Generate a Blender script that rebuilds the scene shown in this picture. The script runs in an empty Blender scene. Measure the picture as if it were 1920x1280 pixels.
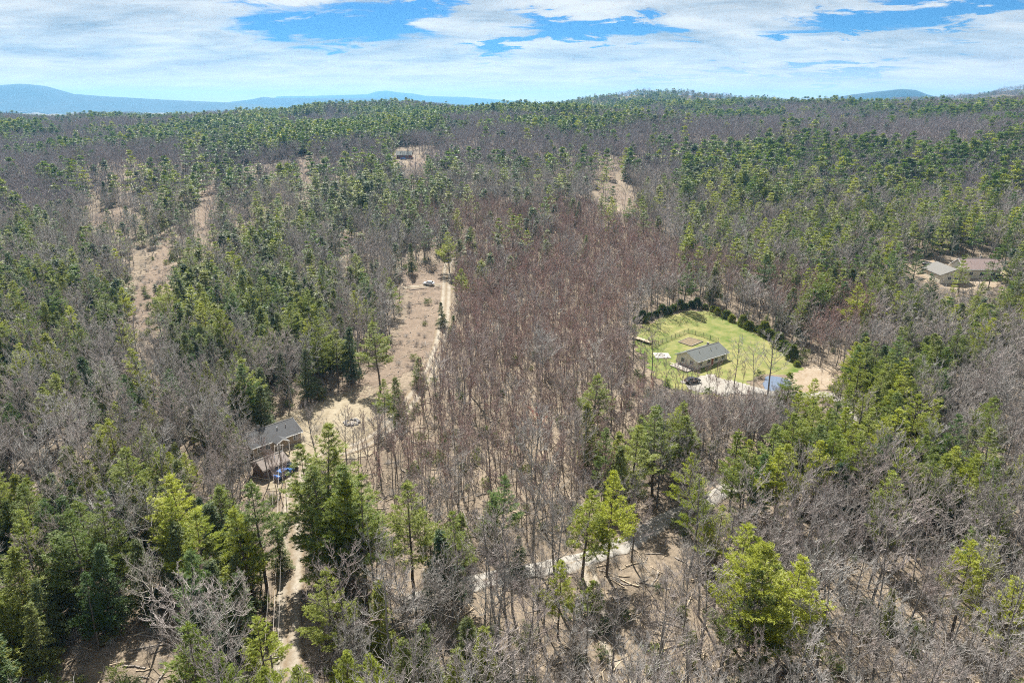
import bpy, math, random
import numpy as np
from mathutils import Vector, Matrix
R = math.radians
rng = np.random.default_rng(7)
random.seed(7)
scn = bpy.context.scene
C = scn.collection

# ------------------------------------------------------------------ camera
CAM_H = 78.0
PITCH = R(18.8)
cam_d = bpy.data.cameras.new('camera'); cam_d.lens = 24; cam_d.sensor_width = 36
cam_d.clip_start = 1; cam_d.clip_end = 40000
cam = bpy.data.objects.new('camera', cam_d); C.objects.link(cam)
cam.location = (0, 0, CAM_H); cam.rotation_euler = (math.pi/2 - PITCH, 0, 0)
scn.camera = cam

# ------------------------------------------------------------------ light, sky, exposure
SUN_AZ = R(-12.0)        # measured from +Y towards +X
SUN_EL = R(50)
sun_d = bpy.data.lights.new('sun', 'SUN'); sun_d.energy = 5.0; sun_d.angle = R(0.5); sun_d.color = (1.0, 0.955, 0.88)
sun = bpy.data.objects.new('sun', sun_d); C.objects.link(sun)
sd = Vector((math.sin(SUN_AZ)*math.cos(SUN_EL), math.cos(SUN_AZ)*math.cos(SUN_EL), math.sin(SUN_EL)))
sun.rotation_euler = sd.to_track_quat('Z', 'Y').to_euler()
sun.location = (0, 0, 400)
vs = scn.view_settings
vs.view_transform = 'Standard'; vs.look = 'None'; vs.exposure = 1.45; vs.gamma = 1.0; vs.use_curve_mapping = False
scn.cycles.use_denoising = False; scn.cycles.denoiser = 'OPENIMAGEDENOISE'; scn.cycles.denoising_input_passes = 'RGB_ALBEDO_NORMAL'; scn.cycles.denoising_prefilter = 'ACCURATE'
scn.cycles.max_bounces = 5; scn.cycles.diffuse_bounces = 1; scn.cycles.glossy_bounces = 1
scn.cycles.transmission_bounces = 3; scn.cycles.volume_bounces = 0; scn.cycles.transparent_max_bounces = 4
scn.cycles.sample_clamp_indirect = 4
scn.cycles.use_adaptive_sampling = True; scn.cycles.adaptive_threshold = 0.02
scn.cycles.pixel_filter_type = 'BLACKMAN_HARRIS'; scn.cycles.filter_width = 1.1

F = 1280.0
cp, sp = math.cos(PITCH), math.sin(PITCH)
def ray(px, py):
    x = (px-960)/F; y = -(py-640)/F
    return x, cp + y*sp, -sp + y*cp
def project(x, y, z):
    """world -> photograph pixels (1920x1280), only used to plan where things stand"""
    zz = z-CAM_H
    d = y*cp - zz*sp; u = y*sp + zz*cp
    d = np.where(np.abs(d) < 1e-3, 1e-3, d)
    return 960+F*x/d, 640-F*u/d, d

world = bpy.data.worlds.new('World'); scn.world = world; world.use_nodes = True
def build_world():
    nt = world.node_tree; N = nt.nodes; L = nt.links; N.clear()
    out = N.new('ShaderNodeOutputWorld'); bg = N.new('ShaderNodeBackground')
    sky = N.new('ShaderNodeTexSky'); sky.sky_type = 'NISHITA'; sky.sun_disc = False
    sky.sun_elevation = SUN_EL; sky.sun_rotation = SUN_AZ; sky.altitude = 300
    sky.air_density = 1.0; sky.dust_density = 0.3; sky.ozone_density = 2.5
    geo = N.new('ShaderNodeTexCoord'); sep = N.new('ShaderNodeSeparateXYZ'); L.new(geo.outputs['Generated'], sep.inputs[0])
    def M(op, a, b=None, c=None, clamp=False):
        n = N.new('ShaderNodeMath'); n.operation = op; n.use_clamp = clamp
        for i, v in enumerate((a, b, c)):
            if v is None: continue
            if isinstance(v, (int, float)): n.inputs[i].default_value = v
            else: L.new(v, n.inputs[i])
        return n.outputs[0]
    X, Y, Z = sep.outputs
    zc = M('ADD', M('MAXIMUM', Z, 0.0), 0.13)
    u = M('DIVIDE', X, zc); v = M('DIVIDE', Y, zc)
    comb = N.new('ShaderNodeCombineXYZ'); L.new(u, comb.inputs[0]); L.new(v, comb.inputs[1])
    def noise(scale, detail, rough, sx=1, sy=1, off=0, dist=0.0, rot=0.0):
        mp = N.new('ShaderNodeMapping'); mp.inputs['Scale'].default_value = (sx, sy, 1); mp.inputs['Location'].default_value = (off, off*.7, 0)
        mp.inputs['Rotation'].default_value = (0, 0, rot)
        L.new(comb.outputs[0], mp.inputs[0])
        n = N.new('ShaderNodeTexNoise'); n.inputs['Scale'].default_value = scale; n.inputs['Detail'].default_value = detail
        n.inputs['Roughness'].default_value = rough; n.inputs['Distortion'].default_value = dist
        L.new(mp.outputs[0], n.inputs['Vector']); return n.outputs['Fac']
    n1 = noise(0.55, 7, .58, 1, 1.0, 3.1, .4, .25)
    n2 = noise(3.0, 9, .64, .85, 1.25, 7.7, .6, .3)
    n3 = noise(1.5, 8, .62, .75, 1.35, 14.2, .6, .2)
    cover = M('ADD', M('MULTIPLY', n1, .7), M('MULTIPLY', n2, .3))
    # gaps in the cloud layer: (pixel x, y, radius x, radius y, tilt, strength); where they are in the sky as azimuth / elevation
    gaps = [(595, 58, 100, 24, 0, .34), (735, 32, 75, 22, 12, .34), (850, 4, 60, 10, -10, .28), (1105, 48, 105, 17, 4, .62), (990, 78, 60, 9, -8, .38),
            (1640, 30, 110, 15, -6, .32), (1850, 12, 70, 14, -8, .30), (1260, 150, 200, 9, -2, .20), (1600, 142, 120, 11, -2, .26),
            (500, 5, 70, 10, 0, .2), (1560, 66, 60, 4, -4, .2), (1790, 64, 50, 5, -4, .15), (960, 125, 60, 12, -5, .12), (60, 20, 90, 12, 0, .12), (330, 30, 80, 10, 5, .10)]
    az = M('ARCTAN2', X, Y); el = M('ARCSINE', Z)
    warp = M('MULTIPLY', M('SUBTRACT', n2, .5), .09)
    warp3 = M('MULTIPLY', M('SUBTRACT', n3, .5), .30)
    total = None
    for (gx, gy, rx, ry, tilt, s) in gaps:
        d = Vector(ray(gx, gy)).normalized(); a0 = math.atan2(d.x, d.y); e0 = math.asin(d.z)
        k = math.sqrt(F*F + (gx-960)**2 + (gy-640)**2)
        rx_, ry_ = rx/k*1.3, ry/k*1.25; ct, st = math.cos(R(-tilt)), math.sin(R(-tilt))
        da = M('SUBTRACT', M('ADD', az, warp3), a0); de = M('SUBTRACT', M('ADD', el, warp), e0)
        p = M('DIVIDE', M('ADD', M('MULTIPLY', da, ct), M('MULTIPLY', de, st)), rx_)
        q = M('DIVIDE', M('SUBTRACT', M('MULTIPLY', de, ct), M('MULTIPLY', da, st)), ry_)
        r2 = M('ADD', M('MULTIPLY', p, p), M('MULTIPLY', q, q))
        g = M('MULTIPLY', M('POWER', 2.718, M('MULTIPLY', r2, -1.0)), s*1.25)
        total = g if total is None else M('ADD', total, g)
    # the layer opens up away from the horizon (one sees it less edge-on there; thinned further overhead to lower ambient light)
    open_up = M('MULTIPLY', M('SMOOTH_MIN', M('MAXIMUM', M('SUBTRACT', Z, 0.2), 0.0), .5, .1), .30)
    cov = M('SUBTRACT', M('SUBTRACT', cover, total), open_up)
    cr = N.new('ShaderNodeMapRange'); cr.interpolation_type = 'SMOOTHSTEP'
    cr.inputs['From Min'].default_value = .17; cr.inputs['From Max'].default_value = .37; L.new(cov, cr.inputs['Value'])
    mask = cr.outputs[0]
    ramp = N.new('ShaderNodeValToRGB'); L.new(M('ADD', M('MULTIPLY', n3, .6), M('MULTIPLY', n2, .4)), ramp.inputs[0])
    e = ramp.color_ramp.elements
    e[0].position = .36; e[0].color = (.74, .84, .98, 1); e[1].position = .6; e[1].color = (2.15, 2.05, 1.95, 1)
    m = e.new(.47); m.color = (1.4, 1.42, 1.45, 1)
    # blue of the clear sky
    skm = N.new('ShaderNodeVectorMath'); skm.operation = 'MULTIPLY'; L.new(sky.outputs[0], skm.inputs[0]); skm.inputs[1].default_value = (.022, .095, .19)
    mix = N.new('ShaderNodeMix'); mix.data_type = 'RGBA'; L.new(mask, mix.inputs['Factor']); L.new(skm.outputs[0], mix.inputs[6]); L.new(ramp.outputs[0], mix.inputs[7])
    # brighter, thicker cloud low over the horizon
    low = N.new('ShaderNodeMapRange'); low.inputs['From Min'].default_value = .065; low.inputs['From Max'].default_value = 0.0; L.new(Z, low.inputs['Value'])
    lm = N.new('ShaderNodeMix'); lm.data_type = 'RGBA'; L.new(M('MULTIPLY', low.outputs[0], .75), lm.inputs['Factor'])
    L.new(mix.outputs[2], lm.inputs[6]); lm.inputs[7].default_value = (4.4, 3.0, 2.1, 1)
    L.new(lm.outputs[2], bg.inputs[0]); bg.inputs[1].default_value = 0.16
    L.new(bg.outputs[0], out.inputs[0])
build_world()

# ------------------------------------------------------------------ materials
def new_mat(name):
    m = bpy.data.materials.new(name); m.use_nodes = True
    return m, m.node_tree.nodes, m.node_tree.links
def plain(name, col, rough=.8, metal=0.0, var=.15, scale=1.5, spec=.3):
    m, N, L = new_mat(name); b = N['Principled BSDF']
    b.inputs['Roughness'].default_value = rough; b.inputs['Metallic'].default_value = metal; b.inputs['Specular IOR Level'].default_value = spec
    g = N.new('ShaderNodeNewGeometry'); n = N.new('ShaderNodeTexNoise'); n.inputs['Scale'].default_value = scale; n.inputs['Detail'].default_value = 5
    L.new(g.outputs['Position'], n.inputs['Vector'])
    r = N.new('ShaderNodeValToRGB'); L.new(n.outputs['Fac'], r.inputs[0])
    r.color_ramp.elements[0].position = .3; r.color_ramp.elements[1].position = .7
    r.color_ramp.elements[0].color = (*[c*(1-var) for c in col], 1); r.color_ramp.elements[1].color = (*[c*(1+var) for c in col], 1)
    L.new(r.outputs[0], b.inputs['Base Color']); return m
def foliage(name, dark, light, trans):
    m, N, L = new_mat(name); b = N['Principled BSDF']; out = N['Material Output']
    b.inputs['Roughness'].default_value = .55; b.inputs['Specular IOR Level'].default_value = .25
    oi = N.new('ShaderNodeObjectInfo'); g = N.new('ShaderNodeNewGeometry')
    n = N.new('ShaderNodeTexNoise'); n.inputs['Scale'].default_value = .8; n.inputs['Detail'].default_value = 3; L.new(g.outputs['Position'], n.inputs['Vector'])
    ad = N.new('ShaderNodeMath'); ad.operation = 'MULTIPLY_ADD'; L.new(n.outputs['Fac'], ad.inputs[0]); ad.inputs[1].default_value = .9
    s2 = N.new('ShaderNodeMath'); s2.operation = 'SUBTRACT'; L.new(oi.outputs['Random'], s2.inputs[0]); s2.inputs[1].default_value = .45
    L.new(s2.outputs[0], ad.inputs[2])
    r = N.new('ShaderNodeValToRGB'); L.new(ad.outputs[0], r.inputs[0])
    r.color_ramp.elements[0].position = .1; r.color_ramp.elements[0].color = (*dark, 1)
    r.color_ramp.elements[1].position = .95; r.color_ramp.elements[1].color = (*light, 1)
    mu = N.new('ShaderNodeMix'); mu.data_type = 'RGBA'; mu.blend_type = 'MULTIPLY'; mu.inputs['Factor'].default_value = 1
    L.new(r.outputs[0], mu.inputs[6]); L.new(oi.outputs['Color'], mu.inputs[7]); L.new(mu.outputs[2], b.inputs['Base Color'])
    t = N.new('ShaderNodeBsdfTranslucent')
    mt = N.new('ShaderNodeMix'); mt.data_type = 'RGBA'; mt.blend_type = 'MULTIPLY'; mt.inputs['Factor'].default_value = 1
    L.new(mu.outputs[2], mt.inputs[6]); mt.inputs[7].default_value = (*trans, 1); L.new(mt.outputs[2], t.inputs[0])
    ms = N.new('ShaderNodeMixShader'); ms.inputs[0].default_value = .27; L.new(b.outputs[0], ms.inputs[1]); L.new(t.outputs[0], ms.inputs[2])
    L.new(ms.outputs[0], out.inputs[0]); return m
def bark(name, cols, rough=.9):
    """colour differs from tree to tree (object random) and a little along the wood"""
    m, N, L = new_mat(name); b = N['Principled BSDF']; b.inputs['Roughness'].default_value = rough; b.inputs['Specular IOR Level'].default_value = .2
    oi = N.new('ShaderNodeObjectInfo'); r = N.new('ShaderNodeValToRGB'); L.new(oi.outputs['Random'], r.inputs[0])
    els = r.color_ramp.elements
    for i, c in enumerate(cols):
        p = i/(len(cols)-1)
        e = els[0] if i == 0 else (els[-1] if i == len(cols)-1 else els.new(p))
        if i < len(cols)-1: e.position = p
        else: e.position = 1
        e.color = (*c, 1)
    mu = N.new('ShaderNodeMix'); mu.data_type = 'RGBA'; mu.blend_type = 'MULTIPLY'; mu.inputs['Factor'].default_value = 1
    L.new(r.outputs[0], mu.inputs[6]); L.new(oi.outputs['Color'], mu.inputs[7])
    g = N.new('ShaderNodeNewGeometry'); n = N.new('ShaderNodeTexNoise'); n.inputs['Scale'].default_value = 1.2; n.inputs['Detail'].default_value = 3; L.new(g.outputs['Position'], n.inputs['Vector'])
    r2 = N.new('ShaderNodeMapRange'); r2.inputs['To Min'].default_value = .6; r2.inputs['To Max'].default_value = 1.4; L.new(n.outputs['Fac'], r2.inputs['Value'])
    vm = N.new('ShaderNodeVectorMath'); vm.operation = 'SCALE'; L.new(mu.outputs[2], vm.inputs[0]); L.new(r2.outputs[0], vm.inputs['Scale'])
    L.new(vm.outputs[0], b.inputs['Base Color']); return m
M = {}
M['pine_needles'] = foliage('pine_needles', (.105, .148, .036), (.235, .268, .058), (1.5, 1.5, .5))
M['hemlock_needles'] = foliage('hemlock_needles', (.072, .102, .042), (.175, .200, .060), (1.3, 1.35, .6))
M['pine_bark'] = bark('pine_bark', [(.10, .08, .065), (.16, .14, .12)])
M['maple_bark'] = bark('maple_bark', [(.13, .12, .11), (.26, .245, .225), (.15, .135, .12)])
M['maple_twigs'] = bark('maple_twigs', [(.24, .225, .205), (.46, .445, .42), (.27, .245, .225), (.35, .315, .295), (.50, .485, .46)])
M['young_bark'] = bark('young_bark', [(.19, .155, .135), (.30, .26, .23), (.20, .16, .14)])
M['young_twigs'] = bark('young_twigs', [(.31, .235, .21), (.36, .30, .27), (.33, .23, .21), (.39, .33, .30)])
M['far_twigs'] = bark('far_twigs', [(.21, .195, .20), (.27, .255, .262), (.23, .208, .215), (.29, .275, .28)])
M['roof_grey'] = plain('roof_grey', (.060, .062, .066), .85, var=.2, scale=2.5)
M['roof_green'] = plain('roof_green', (.115, .125, .12), .85, var=.18, scale=2.5)
M['roof_brown'] = plain('roof_brown', (.27, .205, .19), .85, var=.18, scale=2)
M['roof_tan'] = plain('roof_tan', (.20, .17, .15), .85, var=.18, scale=2)
M['roof_slate'] = plain('roof_slate', (.13, .125, .115), .85, var=.18, scale=2)
M['siding_tan'] = plain('siding_tan', (.34, .27, .19), .8, var=.08)
M['siding_cream'] = plain('siding_cream', (.62, .58, .48), .7, var=.06)
M['siding_red'] = plain('siding_red', (.26, .095, .06), .8, var=.15)
M['siding_brown'] = plain('siding_brown', (.16, .11, .085), .85, var=.15)
M['trim_white'] = plain('trim_white', (.78, .78, .76), .6, var=.04)
M['concrete'] = plain('concrete', (.30, .285, .26), .9, var=.12, scale=1.0)
M['glass'] = plain('window_glass', (.03, .04, .05), .08, spec=.8, var=.1)
M['wood_pale'] = plain('weathered_wood', (.42, .34, .24), .85, var=.2, scale=3)
M['wood_grey'] = plain('grey_wood', (.26, .23, .20), .9, var=.25, scale=2)
M['fence'] = plain('fence_paint', (.06, .085, .045), .7, var=.2)
M['stone'] = plain('stone', (.20, .19, .18), .9, var=.25, scale=2)
M['rubber'] = plain('rubber', (.02, .02, .02), .8)
M['chrome'] = plain('bright_metal', (.6, .6, .6), .25, metal=1, var=.03)
M['lamp_glass'] = plain('lamp_glass', (.7, .68, .6), .15, spec=.8, var=.03)
M['paint_white'] = plain('paint_white', (.72, .75, .80), .25, var=.03, spec=.6)
M['paint_black'] = plain('paint_black', (.025, .026, .035), .2, var=.1, spec=.6)
M['paint_blue'] = plain('paint_blue', (.03, .13, .42), .25, var=.1, spec=.6)
M['tarp_blue'] = plain('tarp_blue', (.04, .17, .50), .5, var=.2)
M['soil'] = plain('garden_soil', (.15, .115, .07), .95, var=.3, scale=2)
M['wire'] = plain('cable', (.20, .17, .14), .5, var=.1)

def ground_mat(name, cols, scales, bump=.6, spots=None):
    m, N, L = new_mat(name); b = N['Principled BSDF']; b.inputs['Roughness'].default_value = .95; b.inputs['Specular IOR Level'].default_value = .1
    g = N.new('ShaderNodeNewGeometry')
    def nz(s, d=6, r=.6):
        n = N.new('ShaderNodeTexNoise'); n.inputs['Scale'].default_value = s; n.inputs['Detail'].default_value = d; n.inputs['Roughness'].default_value = r
        L.new(g.outputs['Position'], n.inputs['Vector']); return n
    a = nz(scales[0]); c = nz(scales[1])
    ad = N.new('ShaderNodeMath'); ad.operation = 'MULTIPLY_ADD'; L.new(c.outputs['Fac'], ad.inputs[0]); ad.inputs[1].default_value = .55
    a2 = N.new('ShaderNodeMath'); a2.operation = 'MULTIPLY'; L.new(a.outputs['Fac'], a2.inputs[0]); a2.inputs[1].default_value = .45; L.new(a2.outputs[0], ad.inputs[2])
    r = N.new('ShaderNodeValToRGB'); L.new(ad.outputs[0], r.inputs[0]); els = r.color_ramp.elements
    n = len(cols)
    for i, col in enumerate(cols):
        e = els[0] if i == 0 else (els[1] if i == n-1 and len(els) == n else (els.new(.35+.3*i/(n-1)) if i < n-1 else els[len(els)-1]))
        e.position = .35+.3*i/(n-1); e.color = (*col, 1)
    L.new(r.outputs[0], b.inputs['Base Color'])
    d = nz(scales[1]*4, 4); bp = N.new('ShaderNodeBump'); bp.inputs['Strength'].default_value = bump; bp.inputs['Distance'].default_value = .4
    L.new(d.outputs['Fac'], bp.inputs['Height']); L.new(bp.outputs[0], b.inputs['Normal'])
    return m
M['gravel'] = ground_mat('gravel', [(.19, .175, .15), (.27, .25, .22), (.33, .31, .275)], (.25, 1.6), .3)
M['road_gravel'] = ground_mat('road_gravel', [(.19, .16, .12), (.27, .235, .185), (.34, .305, .25)], (.25, 1.6), .3)
def lane_mix():
    m = M['road_gravel']; N, L = m.node_tree.nodes, m.node_tree.links; b = N['Principled BSDF']; src = b.inputs['Base Color'].links[0].from_socket
    at = N.new('ShaderNodeAttribute'); at.attribute_name = 'lane'; g = N.new('ShaderNodeNewGeometry'); n = N.new('ShaderNodeTexNoise'); n.inputs['Scale'].default_value = 1.1; n.inputs['Detail'].default_value = 5
    L.new(g.outputs['Position'], n.inputs['Vector']); a = N.new('ShaderNodeMath'); a.operation = 'ADD'; L.new(at.outputs['Fac'], a.inputs[0]); L.new(n.outputs['Fac'], a.inputs[1])
    r = N.new('ShaderNodeMapRange'); r.inputs['From Min'].default_value = .55; r.inputs['From Max'].default_value = 1.15; L.new(a.outputs[0], r.inputs['Value'])
    mx = N.new('ShaderNodeMix'); mx.data_type = 'RGBA'; L.new(r.outputs[0], mx.inputs['Factor']); mx.inputs[6].default_value = (.17, .13, .085, 1); L.new(src, mx.inputs[7]); L.new(mx.outputs[2], b.inputs['Base Color'])
lane_mix()
M['litter'] = ground_mat('leaf_litter', [(.09, .073, .055), (.22, .185, .14), (.37, .325, .26), (.28, .225, .165)], (.05, 1.3))
M['sand'] = ground_mat('dry_earth', [(.20, .145, .09), (.27, .215, .15), (.32, .27, .21)], (.12, 1.3), .4)
M['slash'] = ground_mat('logged_ground', [(.13, .10, .075), (.28, .23, .175), (.35, .305, .25), (.24, .185, .14)], (.15, 1.1), .8)
M['lawn'] = ground_mat('lawn_grass', [(.068, .115, .018), (.115, .155, .026), (.18, .19, .05), (.25, .22, .095)], (.035, .35), .3)
M['dry_grass'] = ground_mat('dry_grass', [(.15, .12, .075), (.235, .195, .13), (.30, .26, .19)], (.08, .8), .4)
M['mountain'] = ground_mat('mountain_forest', [(.012, .022, .022), (.03, .038, .036), (.05, .05, .046)], (.004, .02), .3)

def water_mat():
    m, N, L = new_mat('pond_water'); b = N['Principled BSDF']; b.inputs['Base Color'].default_value = (.11, .145, .21, 1); b.inputs['Roughness'].default_value = .25
    b.inputs['Specular IOR Level'].default_value = .8
    g = N.new('ShaderNodeNewGeometry'); n = N.new('ShaderNodeTexNoise'); n.inputs['Scale'].default_value = 1.6; n.inputs['Detail'].default_value = 4; L.new(g.outputs['Position'], n.inputs['Vector'])
    bp = N.new('ShaderNodeBump'); bp.inputs['Strength'].default_value = .5; bp.inputs['Distance'].default_value = .25; L.new(n.outputs['Fac'], bp.inputs['Height']); L.new(bp.outputs[0], b.inputs['Normal'])
    return m
M['water'] = water_mat()

# ------------------------------------------------------------------ mesh helpers
def mesh_np(name, V, faces, mats, fmat=None, smooth=False):
    """V (n,3); faces = (m,k) array or list of such arrays"""
    me = bpy.data.meshes.new(name)
    fl = faces if isinstance(faces, list) else [faces]
    fl = [f for f in fl if len(f)]
    V = np.asarray(V, dtype=np.float32)
    nl = sum(f.size for f in fl); nf = sum(len(f) for f in fl)
    me.vertices.add(len(V)); me.vertices.foreach_set('co', V.ravel())
    me.loops.add(nl); me.polygons.add(nf)
    me.loops.foreach_set('vertex_index', np.concatenate([f.ravel() for f in fl]).astype(np.int32))
    tot = np.concatenate([np.full(len(f), f.shape[1]) for f in fl]); st = np.concatenate([[0], np.cumsum(tot)[:-1]])
    me.polygons.foreach_set('loop_start', st.astype(np.int32)); me.polygons.foreach_set('loop_total', tot.astype(np.int32))
    for m in mats: me.materials.append(m)
    if fmat is not None: me.polygons.foreach_set('material_index', np.asarray(fmat, dtype=np.int32))
    if smooth: me.polygons.foreach_set('use_smooth', np.ones(nf, dtype=bool))
    me.update(calc_edges=True); return me
def link(name, me, parent=None, loc=None):
    o = bpy.data.objects.new(name, me); C.objects.link(o)
    if parent is not None: o.parent = parent
    if loc is not None: o.location = loc
    return o
def tag(o, label=None, cat=None, group=None, kind=None):
    if label: o['label'] = label
    if cat: o['category'] = cat
    if group: o['group'] = group
    if kind: o['kind'] = kind
    return o
def empty(name, loc, rz=0):
    o = bpy.data.objects.new(name, None); o.empty_display_size = .5; C.objects.link(o); o.location = loc; o.rotation_euler = (0, 0, rz); return o

def prisms(P0, P1, r0, r1, k=3):
    """tapered open tubes for many segments at once"""
    P0 = np.asarray(P0); P1 = np.asarray(P1); r0 = np.asarray(r0)[:, None]; r1 = np.asarray(r1)[:, None]
    d = P1-P0; d /= np.linalg.norm(d, axis=1, keepdims=True)+1e-9
    ref = np.where(np.abs(d[:, 2:3]) > .9, np.array([[1., 0, 0]]), np.array([[0, 0, 1.]]))
    a = np.cross(d, ref); a /= np.linalg.norm(a, axis=1, keepdims=True)+1e-9; b = np.cross(d, a)
    n = len(P0); V = np.zeros((n, 2*k, 3))
    for i in range(k):
        t = 2*math.pi*i/k; o = a*math.cos(t)+b*math.sin(t)
        V[:, i] = P0+o*r0; V[:, k+i] = P1+o*r1
    base = (np.arange(n)*2*k)[:, None]
    Fs = np.concatenate([base+np.array([[i, (i+1) % k, k+(i+1) % k, k+i]]) for i in range(k)])
    return V.reshape(-1, 3), Fs
def join_parts(*vf):
    Vs, Fs, o = [], [], 0
    for V, f in vf:
        Vs.append(V); Fs.append(f+o); o += len(V)
    return np.concatenate(Vs), Fs
def blades(cen, dirs, n, length, width, r, spread=.8, flat=0.0):
    """n thin triangles fanning from each centre, roughly along dirs"""
    m = len(cen)
    c = np.repeat(cen, n, 0); d = np.repeat(dirs, n, 0) + r.normal(0, spread, (m*n, 3))*np.array([1, 1, 1-.65*flat]); d /= np.linalg.norm(d, axis=1, keepdims=True)+1e-9
    c = c + r.normal(0, length*.25, c.shape)*np.array([1, 1, 1-.6*flat])
    L = length*r.uniform(.6, 1.3, (m*n, 1)); W = width*r.uniform(.7, 1.3, (m*n, 1))
    s = np.cross(d, r.normal(0, 1, (m*n, 3))*(1-.6*flat)+np.array([0, 0, 1.3*flat])); s /= np.linalg.norm(s, axis=1, keepdims=True)+1e-9
    V = np.stack([c-d*L*.35+s*W*.35, c-s*W*.5+d*L*.25, c+d*L*.75], 1).reshape(-1, 3)
    V2 = np.stack([c-d*L*.35+s*W*.35, c+d*L*.75, c+s*W*.9+d*L*.2], 1).reshape(-1, 3)
    f = np.arange(m*n*3).reshape(-1, 3)
    return np.concatenate([V, V2[:0]]), f

def conifer(seed, h, kind, lod=0):
    """-> trunk (V,F), crown wood (V,F), needles (V,F)"""
    r = np.random.default_rng(seed)
    pine = kind == 'pine'
    z0 = h*(r.uniform(.24, .40) if pine else r.uniform(.08, .2))
    sp_ = (1.2 if pine else .66)*(1 if lod == 0 else 1.9 if lod == 1 else 2.6)
    nb = (5 if pine else 6) if lod == 0 else 5
    Lmax = h*(r.uniform(.165, .205) if pine else r.uniform(.19, .24))
    rt = h*.011+.04
    nseg = 10 if lod == 0 else 4
    zs = np.linspace(0, h, nseg+1); bend = np.cumsum(r.normal(0, .06, (nseg+1, 2)), 0); bend[0] = 0
    P = np.column_stack([bend, zs]); rad = rt*(1-zs/h*.96)
    trunk = prisms(P[:-1], P[1:], rad[:-1], rad[1:], 7 if lod == 0 else 3)
    def axis(z): return np.array([np.interp(z, zs, P[:, 0]), np.interp(z, zs, P[:, 1]), z])
    s0, s1, a0, a1, cen, dr = [], [], [], [], [], []
    if pine:    # a few dead stubs under the crown
        for _ in range(8 if lod == 0 else 0):
            z = r.uniform(h*.12, z0); a = r.uniform(0, 6.28); c = axis(z); s0.append(c); s1.append(c+np.array([math.cos(a), math.sin(a), .1])*r.uniform(.5, 1.6)); a0.append(.03); a1.append(.01)
    gap_az = r.uniform(0, 6.28)
    z = z0; wob = r.uniform(0, 6.28)
    lobes = [(r.uniform(0, 6.28), r.uniform(z0, h), r.uniform(.75, 1.35)) for _ in range(5)]
    while z < h-.3:
        u = (z-z0)/(h-z0)
        prof = (min(1, .6+u*2.2)*(1-u)**.92*1.25 if pine else (1-u)**.85*min(1, .75+u*2))
        prof = max(prof, .05)
        for j in range(nb):
            az = wob+6.283*j/nb+r.normal(0, .3)
            if r.random() < (.14 if pine else .08): continue
            L = Lmax*prof*r.uniform(.62, 1.18)
            for (la, lz, lf) in lobes:
                if abs(z-lz) < h*.12 and math.cos(az-la) > .4: L *= lf
            L = max(L, .35)
            pitch = (.18+.5*u if pine else -.12+.5*u)+r.normal(0, .1)
            n = max(2, int(L/(.42 if lod == 0 else .9)))
            t = np.linspace(0, 1, n+1)
            hz = L*t; vz = L*(math.tan(pitch)*t + (.12*t*t if pine else -.28*t*t))
            c = axis(z); B = np.column_stack([c[0]+math.cos(az)*hz, c[1]+math.sin(az)*hz, c[2]+vz])
            br = .012*L+.008
            s0 += list(B[:-1]); s1 += list(B[1:]); a0 += list(br*(1-t[:-1]*.8)); a1 += list(br*(1-t[1:]*.8))
            side = np.array([-math.sin(az), math.cos(az), 0]); fw = np.array([math.cos(az), math.sin(az), .15 if pine else -.15])
            for k in range(n+1):
                if t[k] < (.38 if pine else .15): continue
                wl = L*.34*(1-abs(t[k]-.55)*1.1)
                cnt = max(1, int(round(wl/(.34 if lod == 0 else .8))))
                for sgn in (-1, 1):
                    for q in range(cnt):
                        f = (q+.5)/cnt
                        p = B[k]+side*sgn*wl*f+fw*wl*f*.6+r.normal(0, .12, 3)*np.array([1, 1, .7])
                        cen.append(p); dr.append(fw*.7+side*sgn*.6+np.array([0, 0, .45 if pine else -.05]))
        z += sp_*r.uniform(.7, 1.3)*(1-.35*u); wob += .7
    top = axis(h); cen.append(top); dr.append(np.array([0, 0, 1.]))
    cen = np.array(cen); dr = np.array(dr)
    if lod == 0: nd = blades(cen, dr, 17 if pine else 11, .44 if pine else .38, .105 if pine else .12, r, .6, .85 if pine else .5)
    elif lod == 1: nd = blades(cen, dr, 5, .95, .36, r, .5, .8)
    else: nd = blades(cen, dr, 4, 1.3, .6, r, .5, .6)
    wood = prisms(np.array(s0), np.array(s1), a0, a1, 3)
    return trunk, wood, nd

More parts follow.
